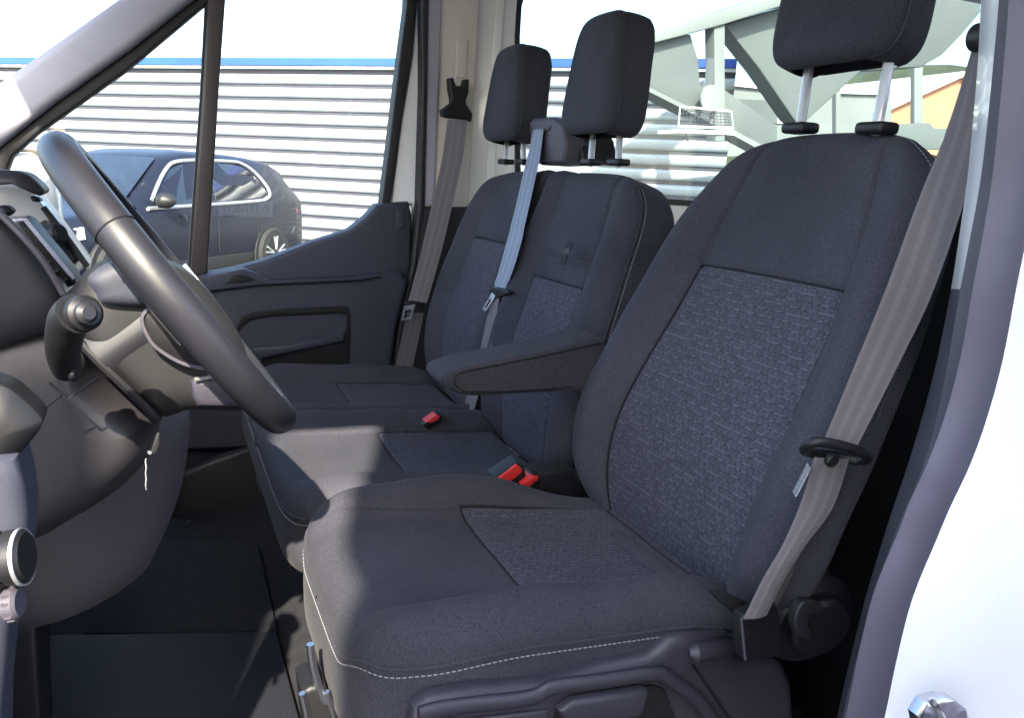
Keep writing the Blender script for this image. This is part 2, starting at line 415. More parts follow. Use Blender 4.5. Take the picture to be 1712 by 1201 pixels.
_rg = np.random.RandomState(7)
_tab = _rg.rand(64, 64)
def vnoise(x, y):
    xi = np.floor(x).astype(int); yi = np.floor(y).astype(int); fx = x-xi; fy = y-yi
    fx = fx*fx*(3-2*fx); fy = fy*fy*(3-2*fy)
    g = lambda a, b: _tab[a % 64, b % 64]
    return (g(xi, yi)*(1-fx)+g(xi+1, yi)*fx)*(1-fy)+(g(xi, yi+1)*(1-fx)+g(xi+1, yi+1)*fx)*fy-0.5
class Pad:
    """an upholstered pad: a domed top over a rounded outline with rolled edge, skirt and back"""
    def __init__(s, mapf, topf, W, p=5.0, Rr=0.03, depth=0.1, bulge=0.0, N=120, back_scale=0.9, uvf=None, insf=None):
        s.mapf, s.topf, s.W, s.p, s.Rr, s.depth, s.bulge, s.N, s.bs, s.uvf, s.insf = mapf, topf, W, p, Rr, depth, bulge, N, back_scale, uvf, insf
    def uv(s, a, b):
        q = np.maximum(abs(a), abs(b)); den = (abs(a)**s.p+abs(b)**s.p)**(1/s.p)
        k = np.where(den > 1e-9, q/np.maximum(den, 1e-9), 1.0)
        return a*k, b*k, q
    def h(s, a, b):
        u, v, q = s.uv(a, b)
        d = (1-q)*s.W; drop = np.where(d < s.Rr, s.Rr-np.sqrt(np.maximum(s.Rr**2-(s.Rr-np.minimum(d, s.Rr))**2, 0)), 0)
        wr = 0.0042*vnoise(u*s.W*13+7.3, v*s.W*13+s.depth*90)+0.0022*vnoise(u*s.W*31+3.1, v*s.W*24+s.W*50)
        return s.topf(u, v)-drop+wr*np.clip(d/0.03, 0, 1)
    def point(s, a, b, off=0.0):
        a = np.asarray(a, float); b = np.asarray(b, float); u, v, q = s.uv(a, b)
        return np.stack(s.mapf(u, v, s.h(a, b)+off), -1)
    def edge(s, t, hoff, sc=1.0):
        """point on the skirt: t in 0..4 round the outline from (-1,-1), hoff below the roll"""
        t = np.asarray(t, float) % 4; i = np.floor(t).astype(int); f = (t-i)*2-1
        a = np.select([i == 0, i == 1, i == 2], [f, np.ones_like(f), -f], -np.ones_like(f))
        b = np.select([i == 0, i == 1, i == 2], [-np.ones_like(f), f, np.ones_like(f)], -f)
        u, v, q = s.uv(a, b); h = s.topf(u, v)-s.Rr-hoff
        return np.stack(s.mapf(u*sc, v*sc, h), -1)
    def build(s, name, mt, parent, split=None, two=None, **k):
        N = s.N
        l = np.linspace(-1, 1, N+1); l = 0.55*l+0.45*np.sin(l*math.pi/2)
        B, A = np.meshgrid(l, l, indexing='ij')
        u, v, q = s.uv(A, B); H = s.h(A, B)
        V = np.stack(s.mapf(u, v, H), -1).reshape(-1, 3)
        UV = np.stack(s.uvf(u, v) if s.uvf else (u*s.W, v*s.W), -1).reshape(-1, 2)
        I = (s.insf(u, v) if s.insf else -np.ones_like(u)).reshape(-1)
        idx = np.arange((N+1)**2).reshape(N+1, N+1)
        F = np.stack([idx[:-1, :-1], idx[:-1, 1:], idx[1:, 1:], idx[1:, :-1]], -1).reshape(-1, 4)
        ring = list(idx[0, :-1])+list(idx[:-1, -1])+list(idx[-1, ::-1][:-1])+list(idx[::-1, 0][:-1])
        ring = np.array(ring); ru, rv = u.reshape(-1)[ring], v.reshape(-1)[ring]; rh = H.reshape(-1)[ring]
        V = [V]; UV = [UV]; I = [I]; FF = [F]; base = (N+1)**2; prev = ring; nr = len(ring); K = 8
        for kk in range(1, K+1):
            t = kk/K; sc = 1+s.bulge*math.sin(math.pi*t)-(1-s.bs)*max(0, (t-0.75)/0.25)**2
            V.append(np.stack(s.mapf(ru*sc, rv*sc, rh-(s.depth-s.Rr)*t), -1)); UV.append(np.stack((ru*s.W+0.3*t*s.W, rv*s.W), -1)); I.append(-np.ones(nr))
            cur = base+np.arange(nr); base += nr
            FF.append(np.stack([np.roll(prev, -1), prev, cur, np.roll(cur, -1)], -1)); prev = cur
        V.append(np.stack(s.mapf(ru*0.0, rv*0.0, np.full(nr, -s.depth)), -1)[:1]); UV.append(np.zeros((1, 2))); I.append(np.array([-1.0]))
        V = np.concatenate(V); UV = np.concatenate(UV); I = np.concatenate(I); F4 = np.concatenate(FF)
        faces = F4.tolist()+[[int(prev[(j+1) % nr]), int(prev[j]), base] for j in range(nr)]
        if split:
            m = I[F4].mean(1) > 0
            res = []
            body = F4[~m].tolist()+faces[len(F4):]; ins = F4[m].tolist()
            lists = [(name, body)]
            if two:
                yc = V[F4][:, :, 1].mean(1); lists += [(split, F4[m & (yc < two)].tolist()), (split, F4[m & (yc >= two)].tolist())]
            else: lists.append((split, ins))
            for nm, fl in lists:
                used = np.unique(np.concatenate([np.array(f) for f in fl])); remap = -np.ones(len(V), int); remap[used] = np.arange(len(used))
                o = from_arrays(nm, V[used], [[int(remap[x]) for x in f] for f in fl], mt, parent, uvs=UV[used], attr=I[used], sharp=None, **k)
                k = {}; res.append(o)
            return res
        return from_arrays(name, V, faces, mt, parent, uvs=UV, attr=I, sharp=None, **k)

# ================================================================ THE VAN CAB
GZ = 0.12      # ground level
van = empty('van_cab', (0.6, 1.4, 0.7), 'white van cab seen through its open driver door, with pale pillars and dark trim', 'van')
FAR = 2.30
# floor, roof, walls, bulkheads
box('floor', (0.9, 1.38, 0.66), (4.6, 1.9, 0.06), 'carpet', van)
slab('floor_mat', [(62, 1062), (462, 1056), (500, 1200), (560, 1420), (60, 1420)], 'mat_rubber', van, Z=0.71, depth=0.012, bevel=0.004)
slab('floor_mat', [(285, 905), (430, 905), (464, 1056), (140, 1060)], 'carpet', van, Z=0.705, depth=0.004, bevel=0.002)
box('roof', (1.43, 1.40, 2.44), (3.86, 2.0, 0.04), 'headliner', van)
box('side_rail', (1.3, 0.47, 2.235), (3.6, 0.08, 0.37), 'paint_white', van, bevel=0.01)
box('side_panel', (2.1, 0.45, 1.05), (2.3, 0.06, 0.64), 'plastic_grey', van)
box('side_post', (3.16, 0.45, 1.71), (0.12, 0.06, 0.68), 'paint_white', van)
box('side_post', (1.00, 0.45, 1.71), (0.16, 0.06, 0.68), 'paint_white', van)
from_arrays('near_rear_window', [(1.08, 0.45, 1.37), (3.12, 0.45, 1.37), (3.12, 0.45, 2.05), (1.08, 0.45, 2.05)], [(0, 1, 2, 3)], 'glass', van, smooth=False)  # unseen side window, added to let daylight onto the far pillars
box('rear_bulkhead', (3.22, 1.38, 1.55), (0.04, 1.86, 1.75), 'paint_white', van)
box('front_bulkhead', (-0.62, 1.38, 1.0), (0.05, 1.84, 0.66), 'plastic_black', van)
box('header', (-0.44, 1.40, 2.36), (0.14, 1.9, 0.12), 'pillar_beige', van, bevel=0.02)
from_arrays('windscreen', [(-0.48, 0.5, 2.34), (-0.48, 2.26, 2.34), (-1.25, 2.26, 1.50), (-1.25, 0.5, 1.50)], [(0, 1, 2, 3)], 'glass', van, smooth=False)
tube('front_pillar', [(-0.36, 0.47, 2.3), (-0.70, 0.46, 1.9), (-1.15, 0.44, 1.42)], 0.035, 'paint_white', van)

# far A-pillar and quarter window frame
slab('front_pillar', [(560, -260), (0, 136), (-260, 330), (-260, 440), (0, 243), (90, 172), (214, 84), (318, 2), (640, -240)], 'plastic_pale', van, Y=2.24, depth=0.08, bevel=0.022, seg=4)
slab('window_seal', [(640, -240), (318, 2), (214, 86), (90, 174), (0, 246), (-100, 330), (-100, 480), (8, 420), (10, 288), (20, 262), (60, 225), (214, 116), (345, 6), (700, -240)], 'rubber', van, Y=2.27, depth=0.05, bevel=0.006)
slab('window_divider', [(350, -40), (380, -40), (366, 150), (347, 458), (318, 462), (338, 170)], 'divider_brown', van, Y=2.262, depth=0.05, bevel=0.006)
slab('divider_seal', [(345, -40), (352, -40), (342, 165), (322, 462), (313, 462), (334, 165)], 'rubber', van, Y=2.275, depth=0.03)
slab('window_seal', [(682, -40), (702, -40), (690, 90), (672, 200), (652, 345), (638, 345), (650, 250), (668, 100), (680, 10)], 'rubber', van, Y=2.27, depth=0.05, bevel=0.004)
slab('door_frame', [(700, -40), (712, -40), (706, 170), (702, 345), (688, 470), (668, 570), (652, 645), (645, 645), (660, 560), (684, 440), (690, 345), (655, 340), (672, 200), (690, 90)], 'paint_white', van, Y=2.28, depth=0.05, bevel=0.004)
wd = slab('door_window', [(330, -60), (690, -60), (650, 345), (500, 430), (300, 480), (0, 560), (-40, 290), (0, 262), (216, 100)], 'glass', van, Y=2.335, depth=0.004)
# door card
door = slab('door_card', [(135, 540), (200, 490), (330, 461), (390, 450), (440, 437), (520, 406), (585, 385), (612, 364), (632, 342), (655, 339), (684, 337), (689, 360), (689, 440), (672, 520), (655, 640), (640, 760), (200, 860)], 'plastic_door', van, Y=2.25, depth=0.06, bevel=0.012, seg=4)
slab('card_lower_panel', [(352, 482), (430, 470), (560, 466), (668, 452), (684, 470), (664, 545), (652, 640), (640, 740), (230, 760), (250, 520)], 'plastic_door', door, Y=2.215, depth=0.06, bevel=0.016, seg=4)
slab('armrest_ledge', [(345, 462), (408, 450), (460, 470), (640, 462), (600, 470), (430, 478), (350, 488)], 'plastic_door', door, Y=2.20, depth=0.05, bevel=0.006)
slab('pull_recess', [(375, 475), (392, 458), (405, 459), (428, 468), (405, 474)], 'plastic_black', door, Y=2.198, depth=0.02, bevel=0.002)
slab('pocket_rim', [(392, 560), (402, 530), (425, 521), (480, 517), (580, 512), (585, 522), (583, 600), (573, 680), (568, 680), (578, 600), (580, 528), (565, 524), (450, 529), (420, 534), (404, 545)], 'plastic_black', door, Y=2.208, depth=0.02, bevel=0.002)
slab('pocket_lip', [(418, 582), (480, 578), (577, 556), (577, 572), (470, 594), (435, 602)], 'plastic_door', door, Y=2.195, depth=0.03, bevel=0.008)
slab('pocket_shade_slab', [(435, 604), (470, 598), (577, 576), (574, 640), (568, 650), (440, 650)], 'plastic_black', door, Y=2.210, depth=0.02)  # black slab stands in for the shade inside the door pocket
slab('speaker_cover', [(664, 352), (675, 350), (677, 376), (670, 384), (663, 380)], 'plastic_door', door, Y=2.246, depth=0.01, bevel=0.0025)
# B pillar, far side
slab('door_weatherstrip', [(706, -40), (716, -40), (714, 150), (709, 345), (697, 445), (677, 540), (660, 645), (651, 645), (668, 540), (690, 440), (700, 345), (706, 150)], 'rubber', van, Y=2.235, depth=0.05, bevel=0.006)
slab('rear_pillar_trim', [(712, -60), (806, -60), (800, 60), (792, 200), (780, 347), (762, 520), (706, 520), (706, 345), (712, 150)], 'pillar_beige', van, Y=2.255, depth=0.05, bevel=0.01)
slab('pillar_edge', [(716, -60), (740, -60), (736, 120), (726, 345), (710, 345), (714, 150)], 'plastic_pale', van, Y=2.245, depth=0.02, bevel=0.008, seg=4)
slab('belt_slot_plate', [(764, 66), (782, 66), (780, 130), (762, 130)], 'pillar_beige', van, Y=2.250, depth=0.01, bevel=0.003)
slab('lower_pillar_trim', [(704, 346), (800, 346), (790, 470), (770, 700), (640, 700), (668, 570), (694, 450)], 'plastic_dark', van, Y=2.242, depth=0.05, bevel=0.01)
slab('rear_pillar_panel', [(800, -60), (870, -60), (862, 60), (862, 330), (780, 350), (790, 200)], 'paint_white', van, Y=2.285, depth=0.04, bevel=0.008)
slab('rear_pillar_panel', [(834, -60), (850, -60), (836, 120), (826, 350), (812, 350), (822, 120)], 'paint_white', van, Y=2.275, depth=0.03, bevel=0.006, seg=4)
# far side below and above the rear window
slab('side_lower_panel', [(780, 340), (1090, 336), (1240, 345), (1720, 350), (1720, 1150), (700, 1000)], 'paint_white', van, Y=2.30, depth=0.05)
slab('rear_window_seal', [(880, -60), (866, 0), (864, 60), (864, 200), (866, 330), (1090, 341), (1235, 349), (1500, 352), (1500, 345), (1235, 340), (1090, 331), (872, 322), (870, 200), (870, 60), (873, 10), (892, -60)], 'rubber', van, Y=2.29, depth=0.03, bevel=0.003)
slab('rear_side_window', [(870, -260), (1800, -260), (1800, 352), (1235, 345), (866, 328)], 'tinted_glass', van, Y=2.325, depth=0.004)
# added black panel stands in for the dark interior behind the driver seat
box('rear_dark_panel', (1.06, 0.80, 1.12), (0.05, 0.60, 1.02), 'plastic_black', van, bevel=0.01)
box('seat_base', (0.48, 0.88, 0.83), (0.50, 0.40, 0.32), 'plastic_black', van, bevel=0.02)
box('seat_base', (0.50, 1.72, 0.80), (0.46, 0.84, 0.24), 'plastic_dark', van, bevel=0.02)
box('heater_box', (-0.42, 1.45, 1.05), (0.30, 1.7, 0.55), 'plastic_black', van, bevel=0.05)
slab('kick_panel', [(290, 800), (360, 770), (450, 740), (470, 900), (440, 910), (300, 915), (285, 890)], 'plastic_dark', van, Y=2.12, depth=0.03, bevel=0.012)
tube('grab_rib', [at(312, 875, Y=2.08), at(328, 900, Y=2.08), at(338, 915, Y=2.08)], 0.012, 'plastic_dark', van)

# near door opening: profiled jamb swept down the B pillar
ys = [-60, 0, 100, 200, 300, 400, 483, 600, 700, 780, 850, 900, 1000, 1100, 1201, 1300]
s0 = [1643, 1640, 1635, 1627, 1617, 1603, 1590, 1567, 1541, 1517, 1493, 1477, 1447, 1422, 1399, 1376]
s1 = [1680, 1677, 1668, 1658, 1646, 1628, 1612, 1592, 1572, 1549, 1520, 1500, 1466, 1438, 1414, 1390]
s2 = [1712, 1710, 1702, 1692, 1681, 1664, 1648, 1627, 1600, 1570, 1538, 1519, 1478, 1453, 1432, 1410]
s3 = [1790, 1785, 1770, 1752, 1735, 1716, 1699, 1677, 1650, 1621, 1588, 1567, 1526, 1500, 1479, 1455]
def edge_curve(xs, Y): return smooth_poly([at(x, y, Y=Y) for x, y in zip(xs, ys)], 4, False)
def loft(name, curves, mt, parent, **k):
    V = []; F = []; n = len(curves[0])
    for c in curves: V += list(c)
    for i in range(len(curves)-1):
        for j in range(n-1): F.append((i*n+j, i*n+j+1, (i+1)*n+j+1, (i+1)*n+j))
    return from_arrays(name, V, F, mt, parent, **k)
def mixc(a, b, t, dy=0.0): return [np.array(p)*(1-t)+np.array(q)*t+np.array([0, dy, 0]) for p, q in zip(a, b)]
c0, c1, c2, c3 = edge_curve(s0, 0.560), edge_curve(s1, 0.515), edge_curve(s2, 0.485), edge_curve(s3, 0.43)
back0 = [p+np.array([0.17, 0.10, 0]) for p in c0]
cut = 4*6
loft('jamb_strip', [[q for q in c][:cut+1] for c in (back0, c0, mixc(c0, c1, .5, -.002), c1)], 'paint_white', van)
loft('jamb_lower_strip', [[q for q in c][cut:] for c in (back0, c0, mixc(c0, c1, .5, -.002), c1)], 'rubber_grey', van)
c1b = [p+np.array([0, 0.004, 0]) for p in c1]
loft('door_weatherstrip', [c1b, mixc(c1, c2, .12, -.008), mixc(c1, c2, .35, -.015), mixc(c1, c2, .6, -.017), mixc(c1, c2, .85, -.010), mixc(c1, c2, .97, .004)], 'rubber_grey', van)
loft('jamb_flange', [mixc(c1, c2, .96, .012), mixc(c2, c3, .0, .004), mixc(c2, c3, .10, -.006), mixc(c2, c3, .3, -.010), mixc(c2, c3, .55, -.010), mixc(c2, c3, .8, -.006), mixc(c2, c3, 1.0, .0)], 'frame_mauve', van)
outer = [p+np.array([1.6, -0.02, 0.0]) for p in c3]
loft('outer_side_panel', [c3, mixc(c3, outer, .012, -.02), mixc(c3, outer, .04, -.035), mixc(c3, outer, .3, -.05), outer], 'paint_white', van)
# inner side wall behind the jamb
loft('jamb_inner_wall', [back0, [p+np.array([1.2, 0.10, 0]) for p in c0]], 'plastic_black', van)

# door striker on the jamb outside
st = empty('door_striker', at(1580, 1190, Y=0.37), 'small metal door striker low on the white body edge at right', 'striker')
slab('striker_plate', [(1538, 1201), (1552, 1178), (1580, 1170), (1605, 1176), (1624, 1201), (1610, 1260), (1550, 1260)], 'silver', st, Y=0.372, depth=0.012, bevel=0.004)
disc('bolt', at(1595, 1196, Y=0.368), (0, 1, 0), 0.010, 0.012, 'frame_mauve', st, bevel=0.002)
tube('loop', [at(1556, 1172, Y=0.37), at(1560, 1176, Y=0.352), at(1572, 1196, Y=0.350), at(1584, 1216, Y=0.352), at(1586, 1218, Y=0.37)], 0.003, 'chrome', st)

# ================================================================ DRIVER SEAT
ds = empty('front_seat', (0.45, 0.87, 0.7), 'dark cloth driver seat nearest the open door, woven insert and folding armrest', 'seat', )
YC = 0.892
def dc_map(u, v, h):
    hw = 0.216+0.004*v
    x = 0.432+0.272*v
    y = YC+u*hw
    z = 1.122-0.020*v - 0.012*sstep(0.75, 1.0, -v)
    return x-0.02*sstep(-0.5, -1.0, v)*0, y, z+h
def dc_top(u, v):
    au = abs(u)
    bol = 0.042*sstep(0.50, 0.80, au)*(0.55+0.45*sstep(-1.0, -0.3, v))*(1-np.where(u > 0, 0.98*sstep(-0.05, 0.78, v), 0.7*sstep(0.4, 1.0, v))) - 0.010*sstep(0.8, 1.0, au) - 0.020*sstep(0.1, 0.9, v)*sstep(0.7, 1.0, u)
    dish = -0.010*(1-u*u)*sstep(-0.7, 0.3, v)
    g = groove((au-0.62-0.06*sstep(-0.2, -1.0, v))*0.22, 0.0045, 0.006)*sstep(-0.92, -0.6, v)
    g = g+groove((v+0.14)*0.27, 0.004, 0.004)*(au < 0.6)
    g = g+groove((v-0.80)*0.27, 0.004, 0.005)*(au < 0.6)
    return bol+dish+g
def dc_ins(u, v):
    return np.minimum(np.minimum((0.62-abs(u))*0.22, (v+0.14)*0.27), (0.80-v)*0.27)
dcush = Pad(dc_map, dc_top, 0.24, p=5.5, Rr=0.036, depth=0.150, bulge=0.015, N=230, back_scale=0.94,
            uvf=lambda u, v: (v*0.27, u*0.25), insf=dc_ins)
dcush.build('cushion', 'cloth', ds, split='cushion_insert')
t = np.linspace(3.0, 4.95, 220)
pip = dcush.edge(t, 0.004, 1.006); pip2 = dcush.edge(t, 0.012, 1.013)
tube('piping', list(pip), 0.0022, 'cloth', ds, n=6)
stitches('stitching', list(pip2), ds, r=0.0008)
# backrest
prof = table([0.95, 1.04, 1.14, 1.24, 1.34, 1.49, 1.62, 1.72, 1.8], [0.665, 0.657, 0.648, 0.662, 0.706, 0.778, 0.826, 0.858, 0.88])
hwt = table([0.95, 1.03, 1.08, 1.14, 1.2, 1.3, 1.41, 1.51, 1.6, 1.66, 1.72, 1.8], [0.17, 0.205, 0.225, 0.250, 0.268, 0.272, 0.262, 0.248, 0.228, 0.208, 0.185, 0.17])
def db_map(u, v, h):
    z = 1.375+0.345*v
    x = prof(z)
    y = 0.87+u*hwt(z)
    zz = z+0.38*h - 0.010*(u*u)*sstep(0.8, 1.0, v)
    return x-0.92*h, y, zz
def db_top(u, v):
    au = abs(u)
    bol = 0.038*sstep(0.55, 0.80, au)*(1-0.75*sstep(0.35, 0.95, v))*sstep(-1.0, -0.6, v) - 0.012*sstep(0.8, 1, au)
    ub = 0.60-0.03*v
    g = groove((au-ub)*0.26, 0.0045, 0.006)*sstep(1.0, 0.9, v)
    g = g+groove((v-0.36-0.02*(1-u*u))*0.345, 0.004, 0.004)*(au < ub)
    return bol-0.006*(1-u*u)+g
def db_ins(u, v):
    return np.minimum((0.60-0.03*v-abs(u))*0.25, (0.36+0.02*(1-u*u)-v)*0.345)
dback = Pad(db_map, db_top, 0.25, p=5.0, Rr=0.036, depth=0.072, bulge=0.01, N=230, back_scale=0.92,
            uvf=lambda u, v: (u*0.25, v*0.345), insf=db_ins)
dback.build('backrest', 'cloth', ds, split='backrest_insert')
t = np.linspace(1.55, 3.5, 200)
tube('piping', list(dback.edge(t, 0.004, 1.004)), 0.0020, 'cloth', ds, n=6)
stitches('stitching', list(dback.edge(np.linspace(1.9, 3.2, 160), -0.006, 1.0)), ds, r=0.0008)
stitches('stitching', list(dback.edge(np.linspace(1.02, 1.25, 40), 0.055, 1.018)), ds, r=0.0009)

# headrests
def headrest(parent, yc, zc, xc, wb=0.125, wt=0.105, hh=0.125, dep=0.105, lean=0.10, wz=0.0):
    def mp(u, v, h):
        w = wb+(wt-wb)*(v*0.5+0.5)**1.4
        z = zc+hh*v; x = xc+lean*hh*v
        back = np.clip(-h/dep, 0, 1)
        return x-h*0.97+0.0*u, yc+u*w*(1-0.10*back), z+0.12*h+wz*u
    def tp(u, v): return -0.012*u*u-0.010*v*v*v*(v > 0)+groove((u+0.80)*0.12, 0.0025, 0.0015)
    pd = Pad(mp, tp, 0.115, p=5.5, Rr=0.024, depth=dep, bulge=0.03, N=64, back_scale=0.82)
    hr = pd.build('headrest', 'cloth', parent)
    tt = np.linspace(0.03, 0.3, 10)
    tt = np.concatenate([np.linspace(2.55, 3.0, 30), np.linspace(3.0, 4.0, 60), np.linspace(4.0, 4.35, 20)])
    e1 = pd.edge(tt, 0.004, 1.005)
    stitches('stitching', list(e1), hr, r=0.0008, pitch=0.007)
    tube('seam', list(pd.edge(np.linspace(2.6, 4.3, 90), -0.003, 1.0)), 0.0011, 'plastic_black', hr, n=5)
    return hr
hr = headrest(ds, 0.883, 1.912, 0.850, wb=0.121, wt=0.112, hh=0.112, dep=0.088, wz=-0.0)
for (a, b) in (((1352, 118), (1338, 212)), ((1487, 100), (1466, 212))):
    x0 = 0.885
    p0, p1 = at(*a, X=x0+0.012), at(*b, X=x0-0.016)
    d = p0-p1
    tube('headrest_post', [p1-d*0.1, p0+d*0.25], 0.0074, 'post_steel', ds, n=14)
    g = p1+np.array([0, 0, -0.002])
    box('post_guide', g, (0.036, 0.046, 0.016), 'plastic_black', ds, bevel=0.006, seg=3)
# armrest on the inner side
arm = slab('armrest', [(742, 630), (752, 622), (785, 612), (860, 597), (940, 581), (1010, 566), (1010, 652), (958, 655), (860, 660), (790, 663), (757, 655), (740, 640)], 'cloth', ds, Y=1.145, depth=0.085, bevel=0.014, seg=6, smooth=3)
tube('piping', smooth_poly([at(x, y, Y=1.1435) for x, y in [(1005, 574), (900, 597), (800, 617), (768, 625), (760, 636), (766, 648), (785, 655), (860, 654), (960, 647)]], 5, False), 0.0009, 'plastic_black', arm, n=6)
# moulded seat side shield with handle and recliner wheel
sh = slab('side_shield', [(684, 1230), (694, 1192), (720, 1172), (800, 1158), (920, 1146), (1010, 1117), (1085, 1103), (1108, 1088), (1122, 1073), (1150, 1066), (1225, 1066), (1238, 1104), (1300, 1102), (1316, 1112), (1330, 1150), (1345, 1420), (660, 1420)], 'plastic_shield', ds, Y=0.655, depth=0.02, bevel=0.016, seg=5)
tube('shield_rib', smooth_poly([at(x, y, Y=0.650) for x, y in [(700, 1196), (740, 1186), (800, 1178), (866, 1171), (900, 1163), (926, 1150), (1010, 1139), (1095, 1128), (1122, 1140), (1170, 1176), (1215, 1240)]], 6, False), 0.0062, 'plastic_shield', sh, n=14, sx=1.5)
slab('handle_recess', [(930, 1186), (955, 1170), (1092, 1147), (1112, 1154), (1128, 1200), (1130, 1300), (920, 1300)], 'plastic_black', sh, Y=0.652, depth=0.004, bevel=0.001)
slab('tilt_handle', [(936, 1192), (960, 1176), (1080, 1155), (1088, 1160), (1078, 1196), (1066, 1206), (948, 1216)], 'plastic_shield', sh, Y=0.640, depth=0.012, bevel=0.006, seg=4)
slab('shield_lower_panel', [(700, 1215), (870, 1195), (915, 1190), (918, 1300), (700, 1300)], 'plastic_shield', sh, Y=0.650, depth=0.006, bevel=0.003)
slab('shield_gap', [(1157, 1114), (1161, 1113), (1222, 1201), (1240, 1230), (1235, 1230), (1216, 1201)], 'plastic_black', sh, Y=0.6535, depth=0.006)
tube('shield_boss', [at(1152, 1092, Y=0.652), at(1160, 1091, Y=0.65), at(1218, 1084, Y=0.65), at(1226, 1083, Y=0.652)], [0.006, 0.012, 0.012, 0.006], 'plastic_shield', sh, n=16)
rc = at(1362, 1040, Y=0.625)
disc('recliner_wheel', rc+np.array([0, 0.02, 0]), (0.15, 1, 0.1), 0.062, 0.05, 'plastic_black', ds, bevel=0.012)
disc('wheel_hub', rc+np.array([-0.002, -0.012, 0.0]), (0.15, 1, 0.1), 0.040, 0.014, 'plastic_black', ds, n=40, bevel=0.005)
slab('wheel_grip', [(1340, 1012), (1352, 1006), (1372, 1010), (1378, 1024), (1366, 1030), (1356, 1030), (1352, 1046), (1358, 1056), (1358, 1070), (1340, 1068), (1330, 1050), (1332, 1030)], 'plastic_dark', ds, Y=0.602, depth=0.012, bevel=0.003, smooth=3)
slab('belt_side_bracket', [(1238, 1042), (1244, 1030), (1296, 1010), (1302, 1020), (1310, 1100), (1244, 1104)], 'plastic_black', ds, Y=0.60, depth=0.015, bevel=0.003)
tube('bracket_edge', [at(1240, 1036, Y=0.598), at(1246, 1104, Y=0.598)], 0.0016, 'plastic_grey', ds, n=6)
slab('backrest_hinge_cover', [(1188, 990), (1222, 996), (1256, 1012), (1254, 1040), (1230, 1030), (1205, 1008)], 'plastic_dark', ds, Y=0.63, depth=0.008, bevel=0.003)
slab('rear_cushion_strip', [(1020, 888), (1034, 882), (1060, 900), (1190, 1000), (1150, 1005), (1040, 910)], 'cloth', ds, Z=1.108, depth=0.012, bevel=0.005)
# seat rails at the front
for (a, b, w) in (((521, 1082), (538, 1135), 5),):
    tube('slide_lever', smooth_poly([at(519, 1078, Y=0.80), at(521, 1100, Y=0.80), at(530, 1140, Y=0.80), at(545, 1175, Y=0.80)], 5, False), 0.0045, 'silver', ds, n=8)
slab('seat_rail', [(505, 1160), (520, 1150), (545, 1150), (570, 1210), (590, 1300), (520, 1300)], 'plastic_black', ds, Y=0.80, depth=0.05, bevel=0.006)
tube('rail_edge', [at(505, 1160, Y=0.797), at(511, 1185, Y=0.797), at(520, 1240, Y=0.797)], 0.004, 'silver', ds, n=8)
tube('rail_edge', [at(545, 1158, Y=0.797), at(560, 1200, Y=0.797), at(572, 1240, Y=0.797)], 0.004, 'silver', ds, n=8)

# ================================================================ PASSENGER BENCH
bs = empty('passenger_bench', (0.45, 1.7, 0.7), 'dark cloth double passenger bench with two headrests beside the far door', 'seat')
BY, BW = 1.705, 0.475
def bc_map(u, v, h):
    return 0.445+0.275*v+0.0*u, BY+u*BW, 1.062-0.020*v+h
def bc_top(u, v):
    w = abs(u)                                   # two places
    c = np.where(u < 0, (u+0.47), (u-0.47))*BW/0.225
    ac = abs(c)
    bol = 0.030*sstep(0.55, 0.85, ac)-0.016*(1-np.clip(ac, 0, 1)**2)
    mid = -0.022*np.exp(-((u)*BW/0.012)**2)
    g = groove((ac-0.62)*0.225, 0.0045, 0.006)*sstep(-0.92, -0.7, v)+groove((v+0.10)*0.275, 0.004, 0.004)*(ac < 0.62)
    return bol*sstep(-1.0, -0.6, v)+mid+g
def bc_ins(u, v):
    c = np.where(u < 0, (u+0.47), (u-0.47))*BW/0.225
    return np.minimum((0.62-abs(c))*0.225, (v+0.10)*0.275)
bcush = Pad(bc_map, bc_top, 0.30, p=9.0, Rr=0.040, depth=0.16, bulge=0.01, N=190, back_scale=0.96, uvf=lambda u, v: (v*0.275, u*BW), insf=bc_ins)
bcush.build('cushion', 'cloth', bs, split='cushion_insert', two=1.705)
t = np.linspace(3.0, 5.0, 220)
tube('piping', list(bcush.edge(t, 0.004, 1.008)), 0.0022, 'cloth', bs, n=6)
stitches('stitching', list(bcush.edge(t, 0.014, 1.012)), bs, r=0.0010, pitch=0.007)
bprof = table([0.95, 1.02, 1.14, 1.24, 1.34, 1.49, 1.62, 1.72], [0.715, 0.715, 0.712, 0.725, 0.755, 0.805, 0.845, 0.87])
bhw = table([0.95, 1.02, 1.14, 1.3, 1.45, 1.58, 1.65, 1.7], [0.40, 0.43, 0.455, 0.455, 0.440, 0.425, 0.41, 0.40])
def bb_map(u, v, h):
    z = 1.325+0.325*v
    return bprof(z)-0.93*h, 1.705+u*bhw(z), z+0.33*h
def bb_top(u, v):
    c = np.where(u < 0, (u+0.47), (u-0.50)); ac = abs(c)*0.45/0.215
    ri = 0.55
    bol = 0.030*sstep(0.55, 0.85, ac)-0.010*sstep(0.9, 1.1, ac)
    mid = -0.030*np.exp(-((u-0.0)*0.45/0.020)**2)
    g = groove((ac-ri)*0.215, 0.0045, 0.006)+groove((v-0.42)*0.325, 0.0045, 0.007)*(ac < ri)
    g = g+groove((v-0.26)*0.325, 0.004, 0.005)*(ac < ri)*(u < 0)
    return bol*(1-0.5*sstep(0.4, 1, v))+mid+g
def bb_ins(u, v):
    c = np.where(u < 0, (u+0.47), (u-0.50)); ac = abs(c)*0.45/0.215
    return np.minimum((0.55-ac)*0.215, (np.where(u < 0, 0.26, 0.42)-v)*0.325)
